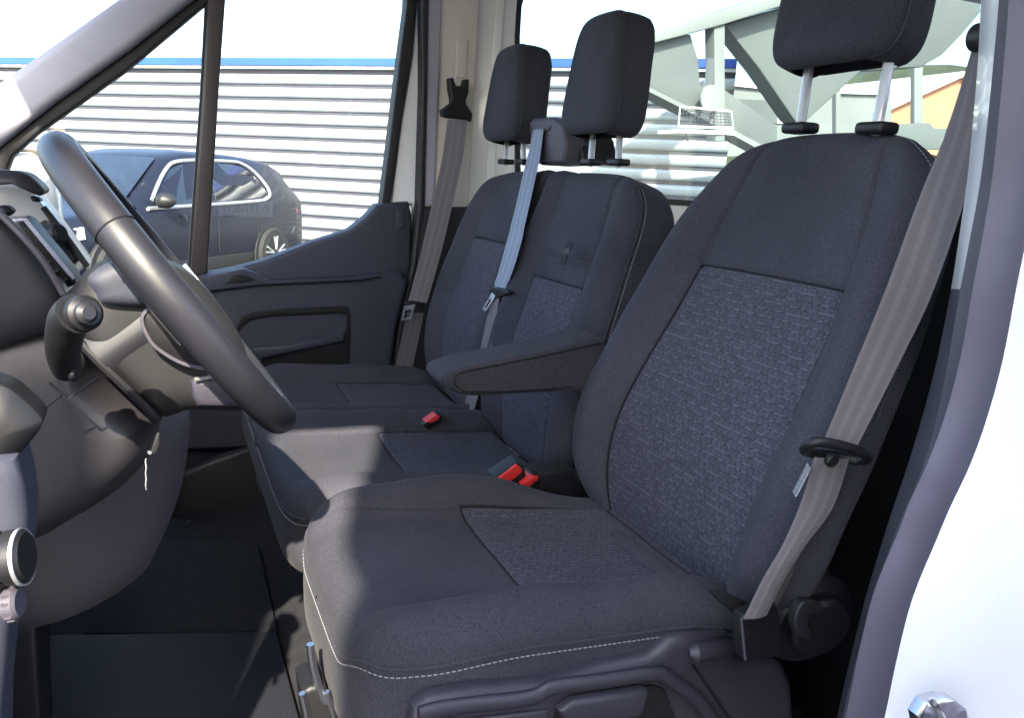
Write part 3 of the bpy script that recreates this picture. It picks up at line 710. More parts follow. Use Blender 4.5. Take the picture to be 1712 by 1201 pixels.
bback = Pad(bb_map, bb_top, 0.30, p=7.0, Rr=0.034, depth=0.13, bulge=0.015, N=200, back_scale=0.94, uvf=lambda u, v: (u*0.45, v*0.325), insf=bb_ins)
bback.build('backrest', 'cloth', bs, split='backrest_insert', two=1.705)
stitches('stitching', list(bback.edge(np.linspace(3.0, 4.0, 120), 0.004, 1.006)), bs, r=0.0009)
tube('piping', list(bback.edge(np.linspace(1.9, 4.0, 200), -0.004, 1.002)), 0.0018, 'cloth', bs, n=6)
ribbon('pull_tab', [at(950, 404, X=0.775), at(944, 418, X=0.755), at(936, 440, X=0.757)], [at(958, 406, X=0.775), at(952, 420, X=0.755), at(945, 444, X=0.757)], 'rubber', bs, thick=0.002)
h1 = headrest(bs, 1.507, 1.846, 0.820, wb=0.116, wt=0.084, hh=0.122)
h2 = headrest(bs, 1.976, 1.842, 0.820, wb=0.116, wt=0.084, hh=0.122)
for (a, b) in (((991, 230), (988, 268)), ((1036, 230), (1034, 268)), ((847, 240), (846, 268)), ((875, 240), (876, 268))):
    p0, p1 = at(*a, X=0.885), at(*b, X=0.868)
    d = p0-p1
    tube('headrest_post', [p1-d*0.2, p0+d*0.6], 0.0072, 'post_steel', bs, n=12)
    box('post_guide', p1+np.array([0, 0, -0.004]), (0.034, 0.046, 0.014), 'plastic_black', bs, bevel=0.005, seg=3)
# belt retractor housing on top of the bench
rt = slab('belt_housing', [(884, 204), (889, 198), (922, 195), (940, 206), (946, 240), (940, 272), (900, 274), (886, 262)], 'plastic_grey', bs, X=0.86, depth=0.07, bevel=0.010, seg=4)
slab('housing_rear', [(930, 196), (950, 200), (970, 232), (976, 272), (900, 276)], 'plastic_black', bs, X=0.90, depth=0.09, bevel=0.012)
slab('belt_slot', [(887, 213), (900, 219), (921, 209), (919, 217), (905, 226), (889, 222)], 'plastic_black', rt, X=0.858, depth=0.01, bevel=0.002)
slab('housing_line', [(886, 226), (922, 225), (922, 227), (886, 228)], 'plastic_black', rt, X=0.8595, depth=0.004)
slab('seat_back_side_plate', [(862, 800), (880, 792), (960, 785), (990, 820), (1010, 850), (900, 835)], 'plastic_dark', bs, Y=1.19, depth=0.05, bevel=0.01)

# ================================================================ BELTS
def tongue(parent, c, d, w, mt='chrome', ln=0.05, wd=0.026, th=0.002):
    """flat metal tongue with a window, hanging along d, wide along w"""
    d = Vector(d).normalized(); w = Vector(w).normalized(); n = d.cross(w)
    c = Vector([float(x) for x in c]); bw = 0.0065
    bm = bmesh.new()
    O = [(-wd/2*1.15, 0), (wd/2*1.15, 0), (wd/2, ln*0.35), (wd/2, ln), (-wd/2, ln), (-wd/2, ln*0.35)]
    I = [(-wd/2+bw, ln*0.32), (wd/2-bw, ln*0.32), (wd/2-bw, ln*0.5), (wd/2-bw, ln-bw), (-wd/2+bw, ln-bw), (-wd/2+bw, ln*0.5)]
    vs = []
    for s in (0, 1):
        vs.append([[bm.verts.new(c+w*a+d*b+n*th*s) for a, b in L] for L in (O, I)])
    for i in range(6):
        j = (i+1) % 6
        for s in (0, 1): bm.faces.new((vs[s][0][i], vs[s][0][j], vs[s][1][j], vs[s][1][i]))
        for q in (0, 1): bm.faces.new((vs[0][q][i], vs[0][q][j], vs[1][q][j], vs[1][q][i]))
    return bm_obj('tongue', bm, mt, parent)
# driver belt
b1 = empty('driver_seat_belt', at(1640, 90, Y=0.62), 'wide grey brown seat belt running down beside the driver backrest', 'seat belt')
Lp = [at(1632, 66, Y=0.640), at(1590, 200, Y=0.628), at(1537, 330, Y=0.615), at(1483, 480, Y=0.600), at(1430, 610, Y=0.590), at(1376, 742, Y=0.582)]
Rp = [at(1650, 66, Y=0.600), at(1655, 150, Y=0.596), at(1626, 290, Y=0.588), at(1563, 480, Y=0.578), at(1502, 610, Y=0.570), at(1434, 745, Y=0.565)]
ribbon('webbing', Lp, Rp, 'webbing', b1)
Lp = [at(1362, 765, Y=0.584), at(1340, 840, Y=0.586), at(1310, 910, Y=0.588), at(1276, 970, Y=0.590), at(1244, 1036, Y=0.592)]
Rp = [at(1420, 768, Y=0.569), at(1392, 850, Y=0.572), at(1345, 915, Y=0.578), at(1310, 972, Y=0.584), at(1282, 1030, Y=0.588)]
ribbon('webbing', Lp, Rp, 'webbing', b1, bulge=0.003)
ribbon('webbing', [at(1345, 905, Y=0.60), at(1300, 960, Y=0.60), at(1262, 1030, Y=0.60)], [at(1372, 900, Y=0.605), at(1332, 950, Y=0.61), at(1298, 1018, Y=0.61)], 'webbing_shaded', b1)
tube('belt_guide', smooth_poly([at(1345, 752, Y=0.575), at(1362, 740, Y=0.560), at(1400, 744, Y=0.553), at(1440, 757, Y=0.552), at(1450, 768, Y=0.560), at(1430, 770, Y=0.575), at(1390, 762, Y=0.590), at(1356, 758, Y=0.592)], 5), 0.0055, 'plastic_black', b1, closed=True)
disc('stop_button', at(1390, 770, Y=0.571), (0.2, 1, 0.1), 0.0075, 0.008, 'plastic_black', b1, n=20, bevel=0.002)
tongue(b1, at(1352, 778, Y=0.585), at(1338, 805, Y=0.585)-at(1352, 778, Y=0.585), (0.62, 1, 0.1), ln=0.035, wd=0.012)
disc('top_anchor', at(1645, 62, Y=0.61), (0.2, 1, 0.1), 0.015, 0.03, 'plastic_black', b1, bevel=0.006)
# centre belt
b2 = empty('centre_seat_belt', at(905, 215, X=0.83), 'seat belt with its upper length tinted pale blue for skylight, coming out of the housing between bench headrests', 'seat belt')
Lp = [at(892, 216, X=0.853), at(880, 270, X=0.835), at(862, 350, X=0.785), at(843, 420, X=0.748), at(824, 488, X=0.735)]
Rp = [at(908, 216, X=0.853), at(901, 270, X=0.835), at(884, 350, X=0.785), at(864, 430, X=0.748), at(842, 492, X=0.735)]
ribbon('webbing', Lp, Rp, 'webbing_lit', b2)
Lp = [at(822, 492, X=0.731), at(812, 545, X=0.712), at(800, 600, X=0.695), at(785, 650, X=0.685), at(768, 712, X=0.665)]
Rp = [at(836, 494, X=0.731), at(828, 545, X=0.712), at(818, 600, X=0.695), at(802, 655, X=0.685), at(785, 715, X=0.665)]
ribbon('webbing', Lp, Rp, 'webbing', b2)
c = at(834, 489, X=0.728)
slab('tongue_grip', [(816, 482), (828, 480), (848, 486), (851, 490), (838, 496), (832, 500), (824, 498), (819, 490)], 'plastic_black', b2, X=0.726, depth=0.012, bevel=0.003)
tongue(b2, at(825, 492, X=0.724), at(811, 515, X=0.71)-at(825, 492, X=0.724), (0.1, 1, 0.1), ln=0.048)
# far belt
b3 = empty('far_seat_belt', at(768, 160, Y=2.2), 'grey seat belt hanging from the far door pillar, tongue halfway down', 'seat belt')
Lp = [at(748, 200, Y=2.20), at(738, 270, Y=2.19), at(720, 350, Y=2.18), at(702, 430, Y=2.17), at(681, 510, Y=2.165)]
Rp = [at(781, 200, Y=2.17), at(774, 262, Y=2.165), at(758, 335, Y=2.16), at(738, 420, Y=2.155), at(712, 512, Y=2.15)]
ribbon('webbing', Lp, Rp, 'webbing', b3)
ribbon('webbing', [at(681, 522, Y=2.165), at(668, 580, Y=2.165), at(655, 642, Y=2.165)], [at(708, 524, Y=2.155), at(697, 580, Y=2.155), at(683, 645, Y=2.155)], 'webbing_shaded', b3)
slab('height_adjuster', [(752, 130), (758, 129), (763, 143), (775, 144), (778, 132), (785, 132), (784, 156), (780, 166), (780, 178), (757, 178), (756, 162), (753, 150)], 'plastic_black', b3, Y=2.19, depth=0.03, bevel=0.004)
slab('belt_ring', [(757, 170), (778, 170), (791, 190), (789, 203), (780, 200), (748, 197), (740, 194), (738, 184)], 'plastic_black', b3, Y=2.185, depth=0.02, bevel=0.005)
slab('tongue_grip', [(674, 508), (690, 504), (714, 507), (710, 514), (690, 514)], 'plastic_black', b3, Y=2.145, depth=0.015, bevel=0.004)
tongue(b3, at(685, 510, Y=2.14), at(680, 530, Y=2.14)-at(685, 510, Y=2.14), (1, 0.1, 0.1), ln=0.045, wd=0.032)

# buckles
def buckle(label, px, Z=None, Y=None, s=1.0):
    b = empty('belt_buckle', at(*px[0], Y=Y), label, 'buckle', None)
    p = [at(x, y, Y=Y) for x, y in px[1]]
    solid('housing', p, 'plastic_black', b, np.array([0, 0.035*s, 0]), 0.004)
    p = [at(x, y, Y=Y-0.003) for x, y in px[2]]
    solid('release_button', p, 'red_plastic', b, np.array([0, 0.028*s, 0]), 0.0025)
    return b
buckle('red button belt buckle standing tallest between driver seat and bench', ((850, 790), [(826, 800), (866, 773), (877, 782), (884, 812), (850, 835)], [(832, 801), (864, 777), (874, 785), (873, 791), (852, 808), (838, 812)]), Y=1.16)
buckle('smaller red button belt buckle just right of the tallest one', ((886, 803), [(868, 814), (893, 793), (904, 796), (908, 818), (880, 830)], [(872, 811), (892, 796), (901, 798), (900, 804), (882, 818)]), Y=1.15)
buckle('red button belt buckle lying between the two bench places', ((725, 702), [(706, 712), (731, 692), (740, 696), (737, 706), (716, 720)], [(712, 707), (730, 694), (737, 697), (734, 702), (722, 708)]), Y=1.62)

# ================================================================ STEERING WHEEL
WC = np.array([0.012, 0.860, 1.492]); WN = np.array([0.816, 0.0, 0.578]); WU = np.array([-0.578, 0, 0.816]); WY = np.array([0, 1.0, 0])-0.03*WN; WN = WN+np.array([0, 0.03, 0])
sw = empty('steering_wheel', WC, 'black leather steering wheel seen almost edge-on at left', 'steering wheel')
RW = 0.165
def wp(ang, r, n=0.0): return WC+WY*(r*math.cos(ang))+WU*(r*math.sin(ang))+WN*n
rim = tube('rim', [wp(2*math.pi*i/120, RW) for i in range(120)], 0.0172, 'leather', sw, closed=True, n=28, up=tuple(WN))
# leather seams across the rim and the bright seam along its inner edge
for a in (R(149), R(31)):
    c = wp(a, RW); rr = (c-WC)/np.linalg.norm(c-WC)
    tube('seam_groove', [c+(rr*math.cos(q)+WN*math.sin(q))*0.0175 for q in np.linspace(0, 2*math.pi, 28)[:-1]], 0.0008, 'plastic_black', rim, closed=True, n=6)
tube('rim_inner_trim', [wp(2*math.pi*i/120, RW-0.010, 0.0125) for i in range(120)], 0.0042, 'leather', sw, closed=True, n=8, up=tuple(WN))
def dome3(name, P, mt, parent, nrm, H, depth, rings=12, pw=2.2, **k):
    """bulging solid over an outline of 3-D points; nrm points out of the bulge"""
    P = [np.array(p, float) for p in P]; c = sum(P)/len(P); n = len(P); V = [c+nrm*H]; F = []
    for r in range(1, rings+1):
        s = math.sin(r/rings*math.pi/2)
        for p in P: V.append(c+(p-c)*s+nrm*H*(1-s**pw))
    for j in range(n): F.append((0, 1+j, 1+(j+1) % n))
    for r in range(rings-1):
        a = 1+r*n
        for j in range(n): F.append((a+j, a+n+j, a+n+(j+1) % n, a+(j+1) % n))
    a = 1+(rings-1)*n
    for q in (0.3, 1.0):
        for p in P: V.append(c+(p-c)*(1.0 if q < 1 else 0.97)-nrm*depth*q)
    for r in range(2):
        b = a+r*n
        for j in range(n): F.append((b+j, b+n+j, b+n+(j+1) % n, b+(j+1) % n))
    b = a+2*n
    F.append(tuple(b+j for j in range(n)))
    bm = bmesh.new(); vs = [bm.verts.new(tuple(map(float, v))) for v in V]
    for f in F: bm.faces.new([vs[x] for x in f])
    return bm_obj(name, bm, mt, parent, sharp=55, **k)
def dome(name, px, mt, parent, Y, H, depth, n=5, rings=12, pw=2.2, **k):
    return dome3(name, [at(x, y, Y=Y) for x, y in (smooth_poly(px, n) if n > 1 else px)], mt, parent, np.array([0, -1.0, 0]), H, depth, rings, pw, **k)
hub = dome3('hub', [WC+WY*0.085*math.cos(a)*(1 if math.sin(a) > 0 else .9)+WU*(0.062*math.sin(a)-0.008)-WN*0.012 for a in np.linspace(0, 2*math.pi, 37)[:-1]], 'plastic_dark', sw, WN, 0.018, 0.075)
disc('badge_ring', WC+WN*0.022-WU*0.008, WN, 0.026, 0.004, 'chrome', sw, n=30, inner=0.021)
for sg in (-1, 1):
    solid('spoke', [WC+WY*sg*0.07+WU*0.028-WN*0.008, WC+WY*sg*0.156+WU*0.018-WN*0.002, WC+WY*sg*0.156-WU*0.018-WN*0.002, WC+WY*sg*0.07-WU*0.030-WN*0.008], 'plastic_dark', sw, -WN*0.018, 0.005)
    solid('spoke_trim', [WC+WY*sg*0.085+WU*0.020-WN*0.004, WC+WY*sg*0.150+WU*0.016-WN*0.002, WC+WY*sg*0.150+WU*0.004-WN*0.002, WC+WY*sg*0.085+WU*0.004-WN*0.004], 'silver', sw, -WN*0.010, 0.003)
solid('spoke', [WC-WU*0.05+WY*0.035-WN*0.012, WC-WU*0.156+WY*0.022-WN*0.002, WC-WU*0.156-WY*0.022-WN*0.002, WC-WU*0.05-WY*0.035-WN*0.012], 'plastic_dark', sw, -WN*0.018, 0.005)

# ================================================================ DASHBOARD
da = empty('dashboard', (-0.4, 1.3, 1.3), 'dark moulded dashboard with steering column cover, knee panel, vents and display at left', 'dashboard')
box('dash_body', (-0.74, 1.38, 1.28), (0.86, 1.82, 0.36), 'plastic_dark', da, bevel=0.06, seg=4)
dome('console_side', [(-120, 690), (60, 640), (250, 660), (312, 690), (316, 730), (306, 800), (288, 860), (262, 920), (236, 962), (180, 1002), (120, 1032), (60, 1050), (0, 1058), (-120, 1070)], 'plastic_grey', da, Y=1.12, H=0.02, depth=0.14, n=4, pw=5)
slab('console_foot', [(-60, 1052), (62, 1050), (78, 1420), (-60, 1420)], 'plastic_dark', da, Y=1.14, depth=0.12, bevel=0.01)
dome('knee_panel', [(-120, 520), (60, 470), (112, 505), (150, 575), (200, 628), (260, 686), (267, 712), (258, 748), (228, 790), (176, 834), (120, 868), (56, 902), (20, 890), (-120, 850)], 'plastic_knee', da, Y=0.86, H=0.06, depth=0.10, n=5, rings=28, pw=4.2)
cl = dome('cluster_side', [(-140, 330), (-40, 335), (10, 368), (50, 412), (86, 462), (108, 500), (104, 530), (60, 560), (-140, 600)], 'plastic_dark', da, Y=0.80, H=0.012, depth=0.03, n=4, pw=6)
tube('cluster_trim', smooth_poly([at(-40, 325, Y=0.79), at(0, 358, Y=0.785), at(40, 398, Y=0.78), at(75, 440, Y=0.78), at(106, 492, Y=0.785)], 5, False), 0.0028, 'plastic_grey', da, n=10)
dome('column_cover', [(104, 505), (124, 478), (150, 450), (196, 437), (262, 438), (330, 470), (400, 560), (418, 630), (412, 684), (322, 685), (296, 692), (276, 697), (256, 686), (205, 640), (150, 588), (112, 545)], 'column_plastic', da, Y=0.80, H=0.022, depth=0.07, n=4, rings=20, pw=6)
dome('column_cover_top', [(148, 462), (200, 436), (262, 436), (300, 500), (256, 512), (176, 508), (160, 490)], 'plastic_door', da, Y=0.772, H=0.008, depth=0.03, n=4, pw=5)
dome('ignition_recess', [(240, 526), (256, 514), (285, 514), (320, 545), (350, 600), (345, 618), (305, 606), (262, 580), (246, 556)], 'plastic_black', da, Y=0.762, H=0.004, depth=0.02, n=4)
tube('recess_rim', smooth_poly([at(x, y, Y=0.761) for x, y in [(350, 618), (305, 608), (262, 582), (244, 556), (238, 532), (250, 517), (275, 511)]], 5, False), 0.0018, 'plastic_grey', da, n=6)
slab('lower_spoke_bracket', [(318, 640), (328, 632), (420, 634), (430, 684), (330, 682), (322, 668)], 'plastic_shield', da, Y=0.772, depth=0.05, bevel=0.012, seg=4)
tube('bracket_edge', [at(325, 635, Y=0.768), at(368, 628, Y=0.768)], 0.002, 'chrome', da, n=6)
tube('column_gap', smooth_poly([at(136, 575, Y=0.785), at(170, 609, Y=0.78), at(210, 647, Y=0.78), at(250, 686, Y=0.785), at(264, 702, Y=0.79)], 5, False), 0.0045, 'plastic_black', da, n=8)
# stalk
stk = tube('wiper_stalk', smooth_poly([at(112, 616, Y=0.715), at(106, 590, Y=0.685), at(108, 560, Y=0.66), at(116, 535, Y=0.645), at(130, 524, Y=0.635)], 6, False), list(np.interp(np.arange(25), [0, 6, 14, 24], [0.0115, 0.0125, 0.0135, 0.0155])), 'plastic_black', da, n=18)
disc('stalk_knob', at(140, 524, Y=0.63), (0.55, -0.8, 0.2), 0.0130, 0.014, 'plastic_black', stk, n=28, bevel=0.004)
disc('stalk_button', at(143, 524, Y=0.618), (0.55, -0.8, 0.2), 0.0078, 0.010, 'plastic_dark', stk, n=28, bevel=0.003)
dome3('lever_pivot', [at(124+13*math.cos(a), 620+19*math.sin(a), Y=0.70) for a in np.linspace(0, 2*math.pi, 25)[:-1]], 'plastic_black', da, np.array([0, -1.0, 0]), 0.015, 0.03)
tube('panel_gap', [at(113, 668, Y=0.742), at(82, 640, Y=0.742)], 0.0012, 'plastic_black', da, n=6)
tube('panel_gap', [at(113, 668, Y=0.742), at(166, 630, Y=0.748)], 0.0012, 'plastic_black', da, n=6)
tube('panel_gap', [at(58, 696, Y=0.745), at(102, 662, Y=0.742)], 0.0012, 'plastic_black', da, n=6)
# vent and centre panel
vt = slab('air_vent', [(24, 372), (34, 366), (46, 370), (122, 462), (128, 476), (116, 480), (96, 470), (30, 390)], 'plastic_black', da, Y=0.93, depth=0.06, bevel=0.004)
tube('vent_frame', [at(26, 369, Y=0.925), at(42, 367, Y=0.925), at(84, 418, Y=0.925), at(124, 466, Y=0.925)], 0.0022, 'plastic_pale', da, n=8)
for i in range(6):
    q = i/5
    x, y = 40+70*q, 392+74*q
    solid('vent_slat', [at(x-12, y+5, Y=0.926), at(x+2, y, Y=0.926), at(x+2, y+2, Y=0.926), at(x-12, y+7, Y=0.926)], 'plastic_grey', vt, np.array([0, 0.03, 0]), 0)
slab('centre_panel', [(-60, 300), (0, 306), (45, 308), (76, 350), (146, 444), (120, 470), (88, 420), (44, 364), (20, 366), (-60, 380)], 'display', da, Y=1.06, depth=0.08, bevel=0.005)
slab('storage_pocket', [(80, 362), (96, 376), (132, 432), (122, 442), (98, 440), (92, 410)], 'plastic_dark', da, Y=1.055, depth=0.03, bevel=0.003)
tube('panel_edge', [at(72, 346, Y=1.05), at(108, 392, Y=1.05), at(146, 446, Y=1.05)], 0.0035, 'plastic_black', da, n=8)
disc('tuning_knob', at(90, 392, Y=1.03), (0.8, -0.5, 0.2), 0.012, 0.022, 'plastic_black', da, n=24, bevel=0.003)
disc('tuning_knob', at(74, 404, Y=1.03), (0.8, -0.5, 0.2), 0.010, 0.022, 'plastic_black', da, n=24, bevel=0.003)
slab('button_row', [(55, 378), (74, 368), (76, 372), (57, 382)], 'plastic_grey', da, Y=1.055, depth=0.004)
dome('screen_hood', [(-80, 285), (0, 284), (36, 288), (56, 300), (72, 318), (68, 327), (58, 324), (44, 310), (30, 307), (-80, 314)], 'plastic_dark', da, Y=0.98, H=0.012, depth=0.06, n=3)
dome('screen_clip', [(51, 328), (62, 330), (68, 335), (64, 338), (54, 336)], 'plastic_black', da, Y=1.0, H=0.004, depth=0.02, n=3)
dome('screen_clip', [(0, 344), (14, 346), (22, 354), (14, 362), (0, 358), (-14, 350)], 'plastic_black', da, Y=0.95, H=0.006, depth=0.02, n=3)
# near end of the dashboard with light switch
slab('dash_end', [(-80, 745), (26, 770), (40, 820), (47, 870), (44, 940), (16, 1060), (2, 1200), (0, 1420), (-80, 1420)], 'plastic_door', da, Y=0.545, depth=0.05, bevel=0.012, seg=4)
dome('side_vent', [(-80, 640), (0, 644), (40, 670), (66, 696), (70, 712), (50, 740), (20, 770), (-10, 795), (-80, 800)], 'plastic_black', da, Y=0.56, H=0.010, depth=0.03, n=4)
swc = at(26, 932, Y=0.535)
disc('light_switch', swc, (0.97, -0.20, 0.12), 0.0175, 0.014, 'plastic_black', da, n=40, bevel=0.003)
disc('switch_ring', swc+np.array([0.004, -0.001, 0]), (0.97, -0.20, 0.12), 0.0183, 0.0024, 'chrome', da, n=40, inner=0.0170)
disc('switch_mount', swc-np.array([0.016, -0.005, 0.002]), (0.97, -0.20, 0.12), 0.0205, 0.018, 'plastic_dark', da, n=40, bevel=0.004)
dm = disc('dimmer_wheel', at(20, 1010, Y=0.535), (0.97, -0.20, 0.12), 0.0105, 0.010, 'plastic_grey', da, n=30, bevel=0.002)
for i in range(14):
    q = i/14*2*math.pi
    ax = Vector((0.97, -0.20, 0.12)).normalized(); u_ = ax.cross(Vector((0, 0, 1))).normalized(); w_ = ax.cross(u_)
    c = Vector(at(20, 1010, Y=0.535))+u_*0.0105*math.cos(q)+w_*0.0105*math.sin(q)
    box('wheel_tooth', c, (0.004, 0.0016, 0.0016), 'plastic_grey', dm)
# key with chain
ky = empty('key_chain', at(245, 760, Y=0.80), 'short beaded chain hanging from the key below the column cover', 'chain')
slab('key_head', [(252, 756), (262, 725), (267, 722), (268, 745), (262, 760), (250, 763)], 'plastic_black', ky, Y=0.79, depth=0.01, bevel=0.002)
disc('key_ring', at(250, 757, Y=0.788), (0.3, -1, 0), 0.0018, 0.002, 'chrome', ky, n=18)
ch = []
for i in range(18):
    ch.append(at(244-0.5*math.sin(i), 768+3.0*i, Y=0.79))
bm = bmesh.new()
for c in ch:
    r_ = bmesh.ops.create_icosphere(bm, subdivisions=1, radius=0.0009, matrix=Matrix.Translation(Vector(c)))
bm_obj('bead_chain', bm, 'chrome', ky, kind='stuff')

# door mirror outside the far door
mi = slab('door_mirror', [(12, 262), (20, 254), (50, 252), (74, 262), (84, 285), (96, 330), (100, 420), (60, 450), (14, 440), (6, 330)], 'paint_white', van, Y=2.56, depth=0.10, bevel=0.02, smooth=2)  # white paint stands in for the sky reflected in the mirror face
tube('mirror_rim', smooth_poly([at(16, 257, Y=2.55), at(32, 252, Y=2.55), at(56, 253, Y=2.55), at(75, 264, Y=2.55)], 4, False), 0.004, 'rubber', mi, n=8)

# ================================================================ OUTSIDE
def struct(o): o['kind'] = 'structure'; return o
bm = bmesh.new(); bmesh.ops.create_grid(bm, x_segments=2, y_segments=2, size=400, matrix=Matrix.Translation((0, 0, GZ)))
struct(bm_obj('ground', bm, 'asphalt'))

# clad wall of horizontal profiled boards, blue fascia on top
wdir = np.array([-0.7494, 0.6621, 0.0]); wnorm = np.array([-0.6621, -0.7494, 0.0])
wp0 = at(560, 98, D=14.0); wp0[2] = 0
cw = empty('clad_wall', (wp0[0], wp0[1], GZ), 'long bright metal wall of horizontal profiled boards under a blue strip', 'wall')
La, Lb = wp0-wdir*7.0, wp0+wdir*16.0
ztop = at(560, 98, D=14.0)[2]
ang = math.atan2(wdir[1], wdir[0])
L_ = 23.0; mid = (La+Lb)/2
Rz = Matrix.Rotation(ang, 3, 'Z')
box('backing', (mid[0]-wnorm[0]*0.09, mid[1]-wnorm[1]*0.09, (ztop-0.1+GZ)/2), (L_, 0.06, ztop-0.1-GZ), 'cladding_rib', cw, rot=Rz)
PITCH = 0.237
prof_b = [(0.000, 0.0), (0.012, 0.034), (0.045, 0.050), (0.120, 0.054), (0.150, 0.050), (0.170, 0.020), (0.172, -0.02)]
bme = None; z = ztop-0.20-PITCH; kboard = 0
while z > GZ-0.2:
    if bme is None:
        V = []; F = []
        for e in (La, Lb):
            for (zz, o) in prof_b: V.append(e+wnorm*(o-0.055)+np.array([0, 0, zz]))
        n = len(prof_b)
        for j in range(n-1): F.append((j, j+1, n+j+1, n+j))
        F.append((0, n, 2*n-1, n-1)); F.append(tuple(range(n))); F.append(tuple(range(2*n-1, n-1, -1)))
        o = from_arrays('cladding_board', V, F, 'cladding', cw, sharp=50); bme = o
        o.location.z += z
    else:
        o = bme.copy(); COL.objects.link(o); o.location.z = bme.location.z - kboard*PITCH
    kboard += 1; z -= PITCH
bmf = bmesh.new()
for kk in range(1, kboard, 3):
    for xx in np.arange(-10.5, 11, 1.05):
        c_ = mid+wdir*xx+np.array([0, 0, ztop-0.20-PITCH*kk+0.10])*1.0-wnorm*0.001
        c_[2] = ztop-0.20-PITCH*kk+0.10
        bmesh.ops.create_cone(bmf, cap_ends=True, segments=6, radius1=0.011, radius2=0.009, depth=0.012, matrix=Matrix.Translation(Vector(c_)) @ Vector(wnorm).to_track_quat('Z', 'Y').to_matrix().to_4x4())
bm_obj('fixing_screws', bmf, 'cladding_rib', cw, kind='stuff')
box('blue_fascia', (mid[0], mid[1], ztop-0.06), (L_, 0.16, 0.13), 'blue_trim', cw, rot=Rz)
box('capping', (mid[0], mid[1], ztop-0.155), (L_, 0.10, 0.045), 'white_render', cw, rot=Rz)

# parked dark car
rw, fw = at(455, 423, Z=GZ+0.35), at(200, 457, Z=GZ+0.35)
hd = fw-rw; hd[2] = 0; WB = np.linalg.norm(hd); hd /= WB; lf = np.array([-hd[1], hd[0], 0])   # left of heading
car = empty('parked_car', (rw[0], rw[1], GZ), 'dark blue grey parked car facing left in front of the metal wall', 'car')
HW = 0.92
def cp(x, y, z): return np.array([rw[0], rw[1], 0])+hd*x+lf*(y-HW)+np.array([0, 0, GZ+z])
#        x      ztop  zbelt whalf_top  whalf_belt  wside
ST = [(-0.93, 0.82, 0.80, 0.70, 0.76, 0.80), (-0.90, 0.98, 0.92, 0.74, 0.84, 0.86), (-0.80, 1.28, 1.06, 0.70, 0.88, 0.91), (-0.62, 1.50, 1.08, 0.66, 0.89, 0.92), (-0.35, 1.585, 1.08, 0.66, 0.90, 0.93),
      (0.2, 1.635, 1.06, 0.68, 0.90, 0.93), (0.9, 1.655, 1.04, 0.69, 0.90, 0.93), (1.4, 1.64, 1.02, 0.68, 0.90, 0.93), (1.75, 1.56, 1.01, 0.67, 0.90, 0.93), (2.1, 1.36, 1.00, 0.70, 0.89, 0.92),
      (2.45, 1.12, 0.99, 0.74, 0.87, 0.92), (2.6, 1.04, 0.97, 0.76, 0.86, 0.92), (3.0, 0.99, 0.93, 0.74, 0.83, 0.90), (3.4, 0.92, 0.86, 0.66, 0.76, 0.84), (3.60, 0.80, 0.76, 0.56, 0.66, 0.74), (3.66, 0.62, 0.60, 0.50, 0.58, 0.64)]
V = []; F = []
def section(s):
    x, zt, zb, wt, wb, ws = s
    h = [(0, zt+0.012), (wt*0.6, zt), (wt*0.92, zt-0.025), (wt+0.01, zt-0.07*min(1, (zt-zb)*3+.2)), (wb*0.5+wt*0.5+0.005, (zt+zb)/2-0.01), (wb, zb), (ws-0.005, zb-0.07), (ws, (zb+0.40)/2), (ws-0.005, 0.44), (ws-0.05, 0.30), (ws-0.14, 0.22)]
    return [(x, y, z) for y, z in h]
for s in ST:
    h = section(s); V += [cp(*p) for p in h]+[cp(p[0], -p[1], p[2]) for p in h[1:]][::1]
nh = 11; ns = 2*nh-1
def vid(i, j, side): return i*ns+(j if side == 0 or j == 0 else nh+j-1)
for i in range(len(ST)-1):
    for j in range(nh-1):
        F.append((vid(i, j, 0), vid(i+1, j, 0), vid(i+1, j+1, 0), vid(i, j+1, 0)))
        F.append((vid(i, j, 1), vid(i, j+1, 1), vid(i+1, j+1, 1), vid(i+1, j, 1)))
    F.append((vid(i, nh-1, 0), vid(i+1, nh-1, 0), vid(i+1, nh-1, 1), vid(i, nh-1, 1)))
for i in (0, len(ST)-1):
    F.append([vid(i, j, 0) for j in range(nh)]+[vid(i, j, 1) for j in range(nh-1, 0, -1)])
bm = bmesh.new(); vs = [bm.verts.new(tuple(v)) for v in V]
for f in F: bm.faces.new([vs[x] for x in f])
bm_obj('body', bm, 'car_paint', car, sharp=48)
SX = [s[0] for s in ST]
def side_pt(x, t, out=0.004):
    """point on the left glasshouse: t=0 belt, 1 roof rail"""
    g = [np.interp(x, SX, [s[k] for s in ST]) for k in range(1, 6)]
    y = g[3]*(1-t)+(g[2]+0.01)*t; z = g[1]*(1-t)+(g[0]-0.07)*t
    return cp(x, y+out+0.006*math.sin(math.pi*t), z+out*0.4)
def strip(name, pts, mt, th=0.006, parent=car, off=None):
    return solid(name, pts, mt, parent, lf*(-th) if off is None else off, 0)
def outline(fn_lo, fn_hi, x0, x1, n=8):
    xs = np.linspace(x0, x1, n)
    return [side_pt(x, fn_lo(x)) for x in xs]+[side_pt(x, fn_hi(x)) for x in xs[::-1]]
strip('rear_side_glass', [side_pt(0.02, .22), side_pt(0.18, .09), side_pt(0.6, .06), side_pt(1.14, .06), side_pt(1.10, .5), side_pt(1.04, .88), side_pt(0.6, .89), side_pt(0.36, .84), side_pt(0.18, .66), side_pt(0.06, .42)], 'car_glass')
strip('front_door_glass', [side_pt(1.22, .06), side_pt(1.8, .06), side_pt(2.22, .10), side_pt(2.0, .55), side_pt(1.74, .85), side_pt(1.5, .90), side_pt(1.12, .88)], 'car_glass')
